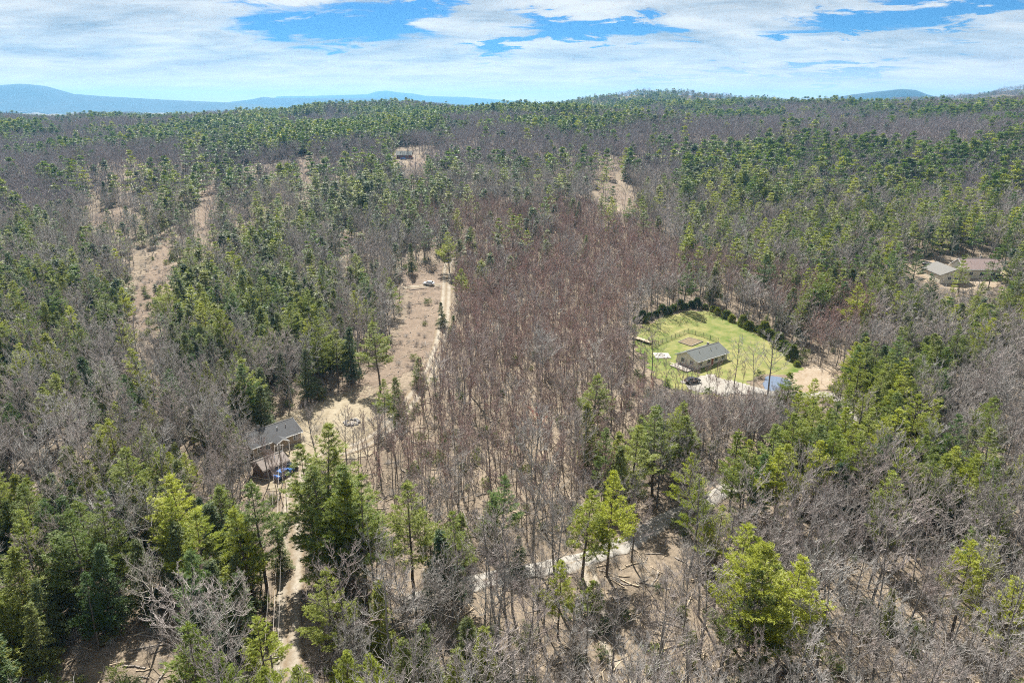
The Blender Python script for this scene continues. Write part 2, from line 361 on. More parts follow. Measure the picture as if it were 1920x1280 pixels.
def bare(seed, h, kind, lod=0):
    """leafless broadleaf: trunk + limbs, then twigs"""
    r = np.random.default_rng(seed)
    big = kind == 'mature'
    T, W = [], []       # (p0,p1,r0,r1)
    rt = (h*.0105+.03) if big else (h*.0065+.02)
    def path(p, d, L, n, r0, r1, up, wig, store):
        pts = [p.copy()]; dd = d/np.linalg.norm(d)
        for i in range(n):
            dd = dd+np.array([0, 0, up/n])+r.normal(0, wig, 3); dd /= np.linalg.norm(dd)
            q = pts[-1]+dd*L/n; ra = r0+(r1-r0)*i/n; rb = r0+(r1-r0)*(i+1)/n
            store.append((pts[-1], q, ra, rb)); pts.append(q)
        return np.array(pts)
    tr = path(np.zeros(3), np.array([r.normal(0, .03), r.normal(0, .03), 1]), h*.9, 10, rt, rt*.22, .3, .035, T)
    nl = (r.integers(12, 17) if big else r.integers(10, 15)) if lod < 2 else 10
    lo = r.uniform(.32, .48) if big else r.uniform(.42, .58)
    minr = (.018, .031, .066)[lod]*(1 if big else .9)
    n3 = (6, 5, 4)[lod]; n4 = (4, 3, 2)[lod]
    for i in range(nl):
        u = lo+(.97-lo)*(i+.5)/nl+r.uniform(-.02, .02); k = u*10; a = int(min(9, k)); p = tr[a]+(tr[a+1]-tr[a])*(k-a)
        az = i*2.4+r.uniform(-.5, .5); rise = (r.uniform(.45, .95) if big else r.uniform(.9, 1.7))
        L = h*((.36 if big else .20)*(1-(u-lo)*.9))*r.uniform(.7, 1.15)
        d = np.array([math.cos(az), math.sin(az), rise])
        lr = rt*(1-u*.75)*.5
        lp = path(p, d, L, 5, lr, max(minr*1.4, lr*.3), .55, .09, T)
        for j in range(n3):
            f = .25+.75*(j+r.uniform(.2, .8))/n3; kk = f*5; b = int(min(4, kk)); q = lp[b]+(lp[min(5, b+1)]-lp[b])*(kk-b)
            ld = lp[min(5, b+1)]-lp[b]; ld = ld/(np.linalg.norm(ld)+1e-9)
            dd = ld+r.normal(0, .62, 3)+np.array([0, 0, .25]); L2 = L*.42*r.uniform(.6, 1.2)*(1.15-f*.5)
            bp_ = path(q, dd, L2, 3, max(minr*1.2, lr*.3), minr, .4, .12, W)
            for m in range(n4):
                g = r.uniform(.15, 1)*3; c = int(min(2, g)); s = bp_[c]+(bp_[c+1]-bp_[c])*(g-c)
                ld2 = bp_[c+1]-bp_[c]; ld2 = ld2/(np.linalg.norm(ld2)+1e-9)
                d3 = ld2+r.normal(0, .6, 3)+np.array([0, 0, .35]); L3 = L2*.55*r.uniform(.5, 1.2)
                tp = path(s, d3, L3, 2, minr, minr*.7, .3, .1, W)
                if lod == 0:
                    for _ in range(2):
                        s2 = tp[1]+(tp[2]-tp[1])*r.uniform(-.8, .9); d4 = (tp[2]-tp[1])/(np.linalg.norm(tp[2]-tp[1])+1e-9)+r.normal(0, .6, 3)+np.array([0, 0, .3])
                        path(s2, d4, L3*.6*r.uniform(.6, 1.2), 1, minr*.75, minr*.5, 0, .1, W)
    def mk(S, k):
        return prisms(np.array([s[0] for s in S]), np.array([s[1] for s in S]), [s[2] for s in S], [s[3] for s in S], k)
    return mk(T, 5 if lod == 0 else 3), mk(W, 3)

# ------------------------------------------------------------------ terrain
def smooth_noise(x, y):
    return (np.sin(x*.013+1.3)*np.cos(y*.011+.4)+.55*np.sin(x*.031+y*.019)+.4*np.cos(x*.021-y*.037+2)+.25*np.sin(x*.071+.5)*np.cos(y*.063))
PY = np.array([-1e5, 180, 260, 350, 450, 550, 660, 900, 1100, 1300, 1500, 1900, 2600, 4000, 1e5])
PZ = np.array([0, 0, .02, .10, .24, .42, .61, .80, .90, 1.0, .98, .72, .60, .45, .45])
def terrain(x, y):
    x = np.asarray(x, dtype=float); y = np.asarray(y, dtype=float)
    p = 0
    for o in (-60, -30, 0, 30, 60): p = p+np.interp(y+o, PY, PZ)
    p = p/5
    s = x/np.maximum(y, 300)
    rs = np.interp(s, [-.8, -.3, 0, .3, .6, .9], [43, 59, 68, 66, 80, 90])
    z = p*rs
    amp = np.interp(np.hypot(x, y), [0, 120, 300, 900, 3000], [.2, .5, 1.4, 3.0, 8])
    z = z+smooth_noise(x, y)*amp
    z = z+52*np.exp(-((x-400)/230)**2-((y-2150)/300)**2)+44*np.exp(-((x-690)/180)**2-((y-2180)/300)**2)+22*np.exp(-((x-150)/200)**2-((y-2100)/300)**2)
    z = z+112*np.exp(-((x-2300)/850)**2-((y-2700)/480)**2)+10*np.sin(x*.009+1)*np.cos(y*.007)*np.clip((np.hypot(x, y)-500)/700, 0, 1)
    for (fx, fy, r0, r1, fz) in FLAT:
        w = np.clip((np.hypot(x-fx, y-fy)-r0)/(r1-r0), 0, 1); w = w*w*(3-2*w); z = fz*(1-w)+z*w
    return z
FLAT = []
def pix(px, py, hgt=0.0):
    """point of the ground (raised by hgt) seen at a photograph pixel"""
    dx, dy, dz = ray(px, py)
    t = np.concatenate([np.linspace(40, 700, 1400), np.linspace(701, 4000, 2500)])
    f = CAM_H+t*dz-(terrain(t*dx, t*dy)+hgt)
    i = np.argmax(f < 0)
    if f[i] >= 0: i = len(t)-1
    a, b = t[max(i-1, 0)], t[i]
    for _ in range(20):
        m = (a+b)/2
        if CAM_H+m*dz-(float(terrain(m*dx, m*dy))+hgt) < 0: b = m
        else: a = m
    return np.array([b*dx, b*dy, float(terrain(b*dx, b*dy))])
_p = pix(1457, 720); FLAT.append((_p[0], _p[1], 9.0, 18.0, _p[2]-.2))
def build_terrain():
    rr = np.concatenate([np.arange(0, 420, 2.6), 420*np.exp(np.linspace(.007, math.log(20000/420), 330))])
    th = np.concatenate([np.linspace(-52, 52, 420), np.linspace(52, 308, 90)[1:-1]]); th = np.radians(th)
    Rg, Tg = np.meshgrid(rr, th, indexing='ij')
    X = Rg*np.sin(Tg); Y = Rg*np.cos(Tg); Z = terrain(X, Y)
    V = np.column_stack([X.ravel(), Y.ravel(), Z.ravel()]); n, m = X.shape
    i, j = np.meshgrid(np.arange(n-1), np.arange(m), indexing='ij'); j2 = (j+1) % m
    f = np.stack([i*m+j, (i+1)*m+j, (i+1)*m+j2, i*m+j2], -1).reshape(-1, 4)
    tag(link('forest_floor', mesh_np('forest_floor', V, f[:, ::-1], [M['litter']], smooth=True)), kind='structure')
build_terrain()

def inside(poly, x, y):
    x = np.asarray(x); y = np.asarray(y); c = np.zeros(x.shape, bool); n = len(poly)
    for i in range(n):
        x1, y1 = poly[i][:2]; x2, y2 = poly[(i+1) % n][:2]
        k = ((y1 > y) != (y2 > y)) & (x < (x2-x1)*(y-y1)/((y2-y1) or 1e-9)+x1)
        c ^= k
    return c
def smooth_loop(P, n=6, closed=True):
    P = np.array(P); out = []; m = len(P)
    for i in range(m if closed else m-1):
        p0, p1, p2, p3 = (P[(i-1) % m], P[i], P[(i+1) % m], P[(i+2) % m]) if closed else (P[max(i-1, 0)], P[i], P[i+1], P[min(i+2, m-1)])
        for k in range(n):
            t = k/n
            out.append(.5*((2*p1)+(-p0+p2)*t+(2*p0-5*p1+4*p2-p3)*t*t+(-p0+3*p1-3*p2+p3)*t**3))
    if not closed: out.append(P[-1])
    return np.array(out)
def drape(name, poly_px, mat, lift, step=1.0, kind='structure', wob=.8):
    """an area of ground cover: outline given on the photograph, laid on the terrain as a sheet"""
    P = smooth_loop([pix(*p)[:2] for p in poly_px])
    r = np.random.default_rng(abs(hash(name)) % 99 if False else len(name))
    x0, y0 = P.min(0)-step; x1, y1 = P.max(0)+step
    gx, gy = np.meshgrid(np.arange(x0, x1+step, step), np.arange(y0, y1+step, step), indexing='ij')
    wx = gx+wob*np.sin(gy*.9+gx*.4); wy = gy+wob*np.cos(gx*.8-gy*.3)
    n, m = gx.shape; cx = (gx[:-1, :-1]+step/2); cy = (gy[:-1, :-1]+step/2)
    ins = inside(P, cx+wob*np.sin(cy*.9+cx*.4), cy+wob*np.cos(cx*.8-cy*.3))
    V = np.column_stack([gx.ravel(), gy.ravel(), terrain(gx, gy).ravel()+lift])
    i, j = np.nonzero(ins)
    f = np.stack([i*m+j, (i+1)*m+j, (i+1)*m+j+1, i*m+j+1], -1)
    used = np.unique(f); mp = np.full(len(V), -1); mp[used] = np.arange(len(used))
    return tag(link(name, mesh_np(name, V[used], mp[f], [M[mat]], smooth=True)), kind=kind), P
M['drive_gravel'] = M['road_gravel'].copy()
for _n in M['drive_gravel'].node_tree.nodes:
    if _n.type == 'VALTORGB':
        for _e in _n.color_ramp.elements: _e.color = [c*f for c, f in zip(_e.color, (1.0, 1.07, 1.2, 1))]
    if _n.type == 'MAP_RANGE': _n.inputs['From Min'].default_value = .40; _n.inputs['From Max'].default_value = .75
def road(name, pts_px, width, lift, mat='road_gravel'):
    W = smooth_loop([pix(*p)[:2] for p in pts_px], 20, closed=False)
    d = np.gradient(W, axis=0); d /= np.linalg.norm(d, axis=1, keepdims=True)+1e-9; nrm = np.column_stack([d[:, 1], -d[:, 0]])
    prof = [(-.5, -.10), (-.42, .04), (-.28, 0), (-.14, .05), (0, .07), (.14, .05), (.28, 0), (.42, .04), (.5, -.10)]
    r = np.random.default_rng(3); jit = r.normal(0, .6, (len(W), 2)); jit = np.column_stack([np.convolve(jit[:, q], np.ones(5)/5, 'same') for q in (0, 1)])
    V = []
    for c, (a, b) in enumerate(prof):
        e = jit[:, 0:1] if c == 0 else jit[:, 1:2] if c == len(prof)-1 else 0
        q = W+nrm*(a*width+e); V.append(np.column_stack([q, terrain(q[:, 0], q[:, 1])+lift+b]))
    V = np.stack(V, 1); n, m = V.shape[:2]
    i, j = np.meshgrid(np.arange(n-1), np.arange(m-1), indexing='ij')
    f = np.stack([i*m+j, i*m+j+1, (i+1)*m+j+1, (i+1)*m+j], -1).reshape(-1, 4)
    me = mesh_np(name, V.reshape(-1, 3), f, [M[mat]], smooth=True)
    at = me.attributes.new('lane', 'FLOAT', 'POINT'); at.data.foreach_set('value', np.tile([0, .25, .8, .45, .12, .45, .8, .25, 0], n).astype(np.float32))
    tag(link(name, me), kind='structure'); return W

LAWN = [(1188, 640), (1200, 618), (1225, 602), (1262, 588), (1310, 583), (1350, 592), (1400, 612), (1440, 637), (1475, 663), (1503, 690), (1492, 708), (1452, 712), (1415, 706), (1380, 735), (1330, 742), (1262, 728), (1228, 705), (1205, 672)]
CLEAR = [(752, 506), (790, 498), (842, 500), (846, 560), (826, 590), (816, 640), (796, 675), (760, 700), (722, 722), (690, 745), (650, 742), (640, 705), (690, 690), (735, 650), (760, 600), (770, 560)]
YARD = [(478, 860), (492, 800), (560, 768), (640, 738), (700, 725), (706, 780), (690, 850), (650, 862), (600, 850), (575, 880), (548, 925), (520, 925), (500, 890)]
yard, YP = drape('dry_yard', YARD, 'dry_grass', .10)
clear, CP = drape('logged_clearing', CLEAR, 'slash', .10)
lawn, LP_ = drape('lawn', LAWN, 'lawn', .12, .5, wob=1.1)
track_l, TP = drape('skid_track', [(262, 620), (250, 560), (282, 500), (318, 440), (330, 470), (300, 540), (288, 620)], 'slash', .10)
open_hill, OH = drape('open_slope', [(1138, 322), (1150, 322), (1154, 350), (1186, 372), (1172, 386), (1138, 368), (1118, 354), (1136, 346)], 'slash', .15)
sandpit, SP = drape('sandy_bank', [(1480, 712), (1505, 690), (1560, 690), (1580, 705), (1545, 730), (1500, 745), (1470, 740)], 'sand', .16)
apron, AP = drape('gravel_forecourt', [(1280, 722), (1300, 708), (1332, 704), (1372, 714), (1420, 731), (1385, 740), (1330, 738)], 'gravel', .20)
court3, C3 = drape('pale_forecourt', [(1692, 488), (1730, 486), (1800, 500), (1880, 495), (1885, 530), (1800, 545), (1720, 520)], 'sand', .12)
court4, C4 = drape('cabin_yard', [(768, 302), (800, 294), (826, 294), (818, 304), (790, 312), (776, 316)], 'slash', .15)
strips = []
for k, poly in enumerate([[(150, 420), (215, 388), (240, 392), (200, 425)], [(372, 380), (392, 345), (402, 350), (396, 420), (380, 440)], [(560, 300), (578, 290), (584, 330), (570, 345)],
                          [(625, 420), (640, 395), (662, 420), (652, 470), (636, 460)], [(470, 360), (500, 345), (508, 400), (480, 410)]]):
    o, p_ = drape('logged_strip', poly, 'slash', .12); strips.append(p_)
MAIN = road('gravel_road', [(528, 1330), (538, 1240), (540, 1150), (545, 1060), (548, 980), (552, 920), (560, 880), (590, 862), (650, 845), (705, 820), (748, 780), (780, 738), (804, 700), (822, 655), (832, 605), (836, 560), (838, 520), (842, 492), (862, 470), (905, 450)], 4.9, .22)
SPUR = road('gravel_spur', [(755, 540), (790, 537), (836, 534)], 4.0, .16)
DRIVE = road('forest_drive', [(760, 1135), (900, 1090), (1010, 1068), (1085, 1052), (1150, 1028), (1205, 1000), (1262, 968), (1330, 935), (1395, 907), (1480, 893), (1570, 860), (1610, 800), (1570, 745), (1500, 742), (1452, 738), (1400, 728)], 4.4, .18, 'drive_gravel')
TRACK = road('woods_track', [(1100, 1060), (1118, 1120), (1128, 1180), (1165, 1240), (1215, 1300)], 3.2, .14)
bank, PB = drape('pond_bank', [(1424, 719), (1434, 703), (1468, 704), (1492, 716), (1486, 733), (1452, 740), (1428, 736)], 'slash', .13, .6)
pond, PP = drape('pond', [(1432, 718), (1440, 706), (1468, 709), (1484, 718), (1478, 728), (1452, 734), (1434, 730)], 'water', .30, .35, wob=.15)
zc = float(np.median([v.co.z for v in pond.data.vertices]))
for v in pond.data.vertices: v.co.z = FLAT[0][4]+.22

# far mountains: a ridge line with depth behind and in front of it
def mountain(name, dist, line, depth, foot=0):
    xs, zs = [], []
    for (px, py) in line:
        dx, dy, dz = ray(px, py); t = dist/dy; xs.append(t*dx); zs.append(CAM_H+t*dz)
    nx, ny = 220, 40
    gx = np.linspace(xs[0], xs[-1], nx); gv = np.linspace(-1, 1, ny)
    r = np.random.default_rng(len(name)+int(dist))
    X, Vv = np.meshgrid(gx, gv, indexing='ij'); crest = np.interp(X, xs, zs)
    rough = sum(np.sin(X*k*.004+r.uniform(0, 6)+Vv*k)*np.cos(Vv*k*2.1+X*.002*k)/k for k in (1, 2, 3, 5, 8, 13))
    fall = np.exp(-(Vv/.42)**2)
    Z = 30+(crest-30)*fall+rough*(crest-30)*.10*(1-fall)+rough*1.5
    Y = dist+Vv*depth
    V = np.column_stack([X.ravel(), Y.ravel(), Z.ravel()]); i, j = np.meshgrid(np.arange(nx-1), np.arange(ny-1), indexing='ij')
    f = np.stack([i*ny+j, (i+1)*ny+j, (i+1)*ny+j+1, i*ny+j+1], -1).reshape(-1, 4)
    return tag(link(name, mesh_np(name, V, f, [M['mountain']], smooth=True)), kind='structure')
mountain('mountain_ridge', 9500, [(-400, 215), (-200, 180), (-80, 166), (0, 160), (40, 157), (80, 161), (130, 176), (200, 181), (300, 187), (420, 192), (520, 198), (640, 215)], 1700)
mountain('long_ridge', 11200, [(380, 215), (430, 192), (470, 187), (495, 182), (515, 184), (600, 184), (700, 185), (760, 188), (820, 192), (900, 198), (1000, 206), (1100, 216)], 900)
mountain('far_peaks', 16500, [(480, 205), (520, 181), (580, 180), (690, 177), (705, 172), (725, 170), (745, 173), (770, 175), (800, 180), (870, 182), (960, 189), (1060, 198), (1160, 214)], 900)
mountain('blue_hill', 7500, [(1440, 215), (1530, 192), (1560, 184), (1600, 177), (1650, 171), (1690, 167), (1715, 169), (1740, 178), (1800, 190), (1900, 214)], 500)

# ------------------------------------------------------------------ haze: the air between here and the far ridges
def haze():
    m, N, L = new_mat('haze_air'); N.remove(N['Principled BSDF'])
    v = N.new('ShaderNodeVolumePrincipled'); v.inputs['Color'].default_value = (.20, .50, .84, 1); v.inputs['Density'].default_value = .78e-4
    v.inputs['Anisotropy'].default_value = .3
    L.new(v.outputs[0], N['Material Output'].inputs['Volume'])
    x0, x1, y0, y1, z0, z1 = -20500, 20500, -20500, 20500, -60, 530
    V = np.array([(x, y, z) for x in (x0, x1) for y in (y0, y1) for z in (z0, z1)])
    f = np.array([(0, 1, 3, 2), (4, 6, 7, 5), (0, 4, 5, 1), (2, 3, 7, 6), (0, 2, 6, 4), (1, 5, 7, 3)])
    tag(link('haze', mesh_np('haze', V, f, [m])), kind='stuff')
haze()

# ------------------------------------------------------------------ boxes and other solid shapes for the built things
class MB:
    def __init__(s): s.V, s.F, s.m = [], [], []
    def add(s, vs_, fs, mi=0):
        o = len(s.V); s.V += [tuple(v) for v in vs_]; s.F += [tuple(i+o for i in f) for f in fs]; s.m += [mi]*len(fs)
    def box(s, x0, y0, z0, x1, y1, z1, mi=0):
        s.add([(x, y, z) for x in (x0, x1) for y in (y0, y1) for z in (z0, z1)], [(0, 1, 3, 2), (4, 6, 7, 5), (0, 4, 5, 1), (2, 3, 7, 6), (0, 2, 6, 4), (1, 5, 7, 3)], mi); return s
    def prism(s, prof, a, b, axis='x', mi=0):
        n = len(prof)
        def P(t, u, v): return (t, u, v) if axis == 'x' else (u, t, v) if axis == 'y' else (u, v, t)
        s.add([P(a, *p) for p in prof]+[P(b, *p) for p in prof], [tuple(range(n))[::-1], tuple(range(n, 2*n))]+[(i, (i+1) % n, n+(i+1) % n, n+i) for i in range(n)], mi); return s
    def tube(s, p, q, r, r2=None, k=8, mi=0):
        p, q = Vector(p), Vector(q); d = (q-p).normalized(); a = d.orthogonal().normalized(); b = d.cross(a); r2 = r if r2 is None else r2
        v = [p+(a*math.cos(t)+b*math.sin(t))*r for t in [2*math.pi*i/k for i in range(k)]]+[q+(a*math.cos(t)+b*math.sin(t))*r2 for t in [2*math.pi*i/k for i in range(k)]]
        s.add(v, [(i, (i+1) % k, k+(i+1) % k, k+i) for i in range(k)]+[tuple(range(k))[::-1], tuple(range(k, 2*k))], mi); return s
    def build(s, name, mats, parent=None, bevel=0):
        me = bpy.data.meshes.new(name); me.from_pydata(s.V, [], s.F)
        for m in (mats if isinstance(mats, list) else [mats]): me.materials.append(m)
        for p, mi in zip(me.polygons, s.m): p.material_index = mi
        import bmesh
        b = bmesh.new(); b.from_mesh(me); bmesh.ops.recalc_face_normals(b, faces=b.faces)
        if bevel: bmesh.ops.bevel(b, geom=b.edges[:], offset=bevel, segments=1, affect='EDGES')
        b.to_mesh(me); b.free(); me.update()
        return link(name, me, parent)

def window(parent, x, y, z, w, h, face, trim='trim_white'):
    """face: 'f' on a wall facing -y, 'l' facing -x, 'r' facing +x ; (x,y) is the wall point"""
    a, b = MB(), MB(); t = .1
    def bx(mb, u0, u1, z0, z1, d0, d1):
        if face == 'f': mb.box(x+u0, y-d1, z0, x+u1, y-d0, z1)
        elif face == 'l': mb.box(x-d1, y+u0, z0, x-d0, y+u1, z1)
        else: mb.box(x+d0, y+u0, z0, x+d1, y+u1, z1)
    bx(a, -w/2-t, -w/2, z-t, z+h+t, .003, .07); bx(a, w/2, w/2+t, z-t, z+h+t, .003, .07); bx(a, -w/2, w/2, z-t, z, .003, .07); bx(a, -w/2, w/2, z+h, z+h+t, .003, .07)
    bx(a, -.03, .03, z, z+h, .02, .05)
    bx(b, -w/2, -.03, z, z+h, .004, .03); bx(b, .03, w/2, z, z+h, .004, .03)
    wo = a.build('window', M[trim], parent); b.build('pane', M['glass'], wo)
def gable(parent, L, D, H, rise, wall, roofm, over=.4, x0=0, y0=0, z0=-1.2, trim='trim_white', name_suffix=''):
    """long axis x, ridge along x; walls, roof slabs, fascia"""
    w = MB(); w.prism([(y0, z0), (y0+D, z0), (y0+D, H), (y0+D/2, H+rise), (y0, H)], x0, x0+L, 'x').build('wall', M[wall], parent)
    t = .16; k = rise/(D/2)
    r = MB(); r.prism([(y0-over, H-over*k+.02), (y0+D/2, H+rise+.02), (y0+D+over, H-over*k+.02), (y0+D+over, H-over*k+.02+t), (y0+D/2, H+rise+.02+t*1.25), (y0-over, H-over*k+.02+t)], x0-over, x0+L+over, 'x')
    ro = r.build('roof', M[roofm], parent)
    f = MB()
    f.box(x0-over, y0-over-.06, H-over*k-.12, x0+L+over, y0-over-.003, H-over*k+.12)
    for xx in (x0-over-.05, x0+L+over+.003):
        f.prism([(y0-over, H-over*k-.15), (y0-over, H-over*k+.14), (y0+D/2, H+rise+.14), (y0+D+over, H-over*k+.14), (y0+D+over, H-over*k-.15), (y0+D/2, H+rise-.15)], xx, xx+.047, 'x')
    f.build('fascia', M[trim], parent)
    MB().prism([(y0+D/2-.22, H+rise+t+.02), (y0+D/2, H+rise+t+.16), (y0+D/2+.22, H+rise+t+.02)], x0-over, x0+L+over, 'x').build('ridge_cap', M['roof_slate'], ro)
    for q, xx in enumerate((.25, .62, .8)): MB().tube((x0+L*xx, y0+D*.3, H+rise*.55), (x0+L*xx, y0+D*.3, H+rise*.6+.75), .09+.05*(q == 1), k=8).build('vent_pipe', M['chrome' if q == 1 else 'concrete'], ro)
    MB().box(x0-over, y0-over-.17, H-over*k-.1, x0+L+over, y0-over-.064, H-over*k+.03).build('gutter', M[trim], parent)
    for xx in (x0+.1, x0+L-.2): MB().box(xx, y0-.1, z0+1.3, xx+.09, y0-.01, H-.25).build('downpipe', M[trim], parent)
    return ro

def local_frame(root, a, b):
    d = b-a; return math.atan2(d[1], d[0])

# grey-roofed house: front wall from front-left to front-right corner
def house_grey():
    a, b = pix(504, 851), pix(566, 828); rz = math.atan2(b[1]-a[1], b[0]-a[0]); L = 12.4
    a = np.array([b[0]-L*math.cos(rz), b[1]-L*math.sin(rz), a[2]])
    z = min(a[2], b[2]); t = empty('ranch_house', (a[0], a[1], z), rz)
    tag(t, 'tan house with dark grey gable roof and small white porch beside the gravel road', 'house')
    gable(t, L, 8.5, 3.1, 1.9, 'siding_tan', 'roof_grey')
    MB().box(-.05, -.05, -1.2, L+.05, 8.55, .35).build('foundation', M['concrete'], t)
    for x in (L*.14, L*.30, L*.88): window(t, x, 0, 1.3, 1.0, 1.2, 'f')
    for y in (2.5, 6): window(t, L, y, 1.3, 1.0, 1.2, 'r')
    d = MB().box(L*.52-.5, -.07, .36, L*.52+.5, -.003, 2.45).build('door', M['trim_white'], t); MB().tube((L*.52+.38, -.08, 1.4), (L*.52+.38, -.15, 1.4), .04).build('handle', M['chrome'], d)
    # porch
    px = L*.52; g = MB().prism([(px-1.6, 2.95), (px, 3.85), (px+1.6, 2.95), (px+1.6, 3.08), (px, 4.0), (px-1.6, 3.08)], -2.6, -.3, 'y').build('porch_roof', M['roof_grey'], t)
    MB().prism([(px-1.65, 2.80), (px, 3.72), (px+1.65, 2.80), (px+1.65, 3.02), (px, 3.94), (px-1.65, 3.02)], -2.72, -2.603, 'y').build('porch_gable', M['trim_white'], t)
    for xx in (px-1.45, px+1.45): MB().box(xx-.09, -2.55, .3, xx+.09, -2.37, 2.93).build('porch_post', M['trim_white'], t)
    MB().box(px-1.6, -2.6, -1, px+1.6, -.1, .3).build('porch_floor', M['wood_pale'], t)
    MB().box(px-.8, -3.2, -1, px+.8, -2.62, .0).build('step', M['wood_pale'], t)
    MB().box(L*.3, 4.3, 4.5, L*.3+.7, 5.0, 5.9).build('chimney', M['concrete'], t)
    return t, L, rz
HG, HGL, HGR = house_grey()
def shed():
    c = pix(508, 882); t = empty('shed', tuple(c), HGR+R(4)); tag(t, 'small brown shed with pale tan roof below the grey roofed house', 'shed')
    gable(t, 6.0, 5.0, 2.4, 1.2, 'siding_brown', 'roof_tan', .35, -3, -2.5, -.6, trim='wood_grey')
    MB().box(-1.4, -2.57, 0, 1.4, -2.503, 2.1).build('door', M['wood_grey'], t); window(t, 3, .3, 1.1, .8, .8, 'r')
shed()
def house_cream():
    a, b, c = pix(1306, 694), pix(1358, 675), pix(1270, 690)
    rz = math.atan2(b[1]-a[1], b[0]-a[0]); L = math.hypot(*(b-a)[:2]); L = min(max(L, 15), 24); D = 8.5
    t = empty('cottage', (a[0], a[1], min(a[2], b[2])+.1), rz); tag(t, 'long cream house with dark green grey roof standing on the lawn', 'house')
    gable(t, L, D, 3.0, 2.0, 'siding_cream', 'roof_green', .45)
    MB().box(-.04, -.04, -1.2, L+.04, D+.04, .25).build('foundation', M['concrete'], t)
    for f in (.12, .38, .62, .86): window(t, L*f, 0, 1.1, 1.5, 1.3, 'f')
    for y in (2.2, 5.8): window(t, 0, y, 1.1, 1.3, 1.3, 'l')
    for y in (4.2,): window(t, L, y, 1.1, 1.2, 1.2, 'r')
    d = MB().box(L*.5-.5, -.07, .26, L*.5+.5, -.003, 2.35).build('door', M['siding_red'], t); MB().tube((L*.5+.38, -.08, 1.3), (L*.5+.38, -.15, 1.3), .04).build('handle', M['chrome'], d)
    dk = MB().box(-4.2, .4, -.6, -.05, 7.6, .28).build('deck', M['wood_grey'], t)
    rl = MB()
    for k in range(8): rl.box(-4.2, .4+k*1.01, .28, -4.12, .48+k*1.01, 1.2)
    rl.box(-4.22, .4, 1.2, -4.10, 7.6, 1.27); rl.build('deck_railing', M['trim_white'], t)
    MB().box(L*.7, 4.6, 4.4, L*.7+.6, 5.2, 5.8).build('chimney', M['concrete'], t)
    return t, L, rz
HC, HCL, HCR = house_cream()
def house_brown():
    a, b = pix(1805, 522), pix(1868, 520); rz = math.atan2(b[1]-a[1], b[0]-a[0])-.12; L = math.hypot(*(b-a)[:2])
    t = empty('large_house', (a[0], a[1], min(a[2], b[2])), rz); tag(t, 'large house with faded red brown roof beside the pale sandy forecourt', 'house')
    gable(t, L, 11, 4.4, 3.6, 'siding_cream', 'roof_brown', .5, 0, 0)
    w = MB(); D = 9; x0 = -1.0; W2 = 13
    w.prism([(x0-W2, -1.5), (x0, -1.5), (x0, 3.0), (x0-W2/2, 5.6), (x0-W2, 3.0)], -7, 9, 'y').build('wall', M['siding_cream'], t)
    k = 2.6/(W2/2)
    MB().prism([(x0-W2-.4, 3-.4*k+.02), (x0-W2/2, 5.62), (x0-.02+.4, 3-.4*k+.02), (x0+.4, 3-.4*k+.18), (x0-W2/2, 5.82), (x0-W2-.4, 3-.4*k+.18)], -7.4, 9.4, 'y').build('roof', M['roof_slate'], t)
    for x in (L*.2, L*.5, L*.8): window(t, x, 0, 1.5, 1.6, 1.4, 'f')
    for x in (-10, -7, -4): window(t, x, -7, 1.0, 1.4, 1.3, 'f')
    MB().box(L*.6, 6, 7, L*.6+.8, 6.8, 9).build('chimney', M['stone'], t)
house_brown()
def cabin():
    a, b = pix(744, 297), pix(768, 298); rz = math.atan2(b[1]-a[1], b[0]-a[0]); L = max(13, math.hypot(*(b-a)[:2]))
    t = empty('cabin', (a[0], a[1], min(a[2], b[2])), rz); tag(t, 'small distant red brown cabin with grey green roof on the wooded rise', 'cabin')
    gable(t, L, 9, 3.6, 2.8, 'siding_red', 'roof_green', .8, trim='wood_pale')
    for f in (.2, .5, .75): window(t, L*f, 0, 1.2, 1.3, 1.4, 'f')
    MB().box(0, -2.6, -1, L, -.1, .2).build('deck', M['wood_grey'], t)
    for f in (.02, .34, .66, .97): MB().box(L*f-.1, -2.5, .2, L*f+.1, -2.3, 2.9).build('porch_post', M['wood_grey'], t)
    MB().box(L*.7, 5.5, 5.5, L*.7+.8, 6.3, 8).build('chimney', M['stone'], t)
cabin()

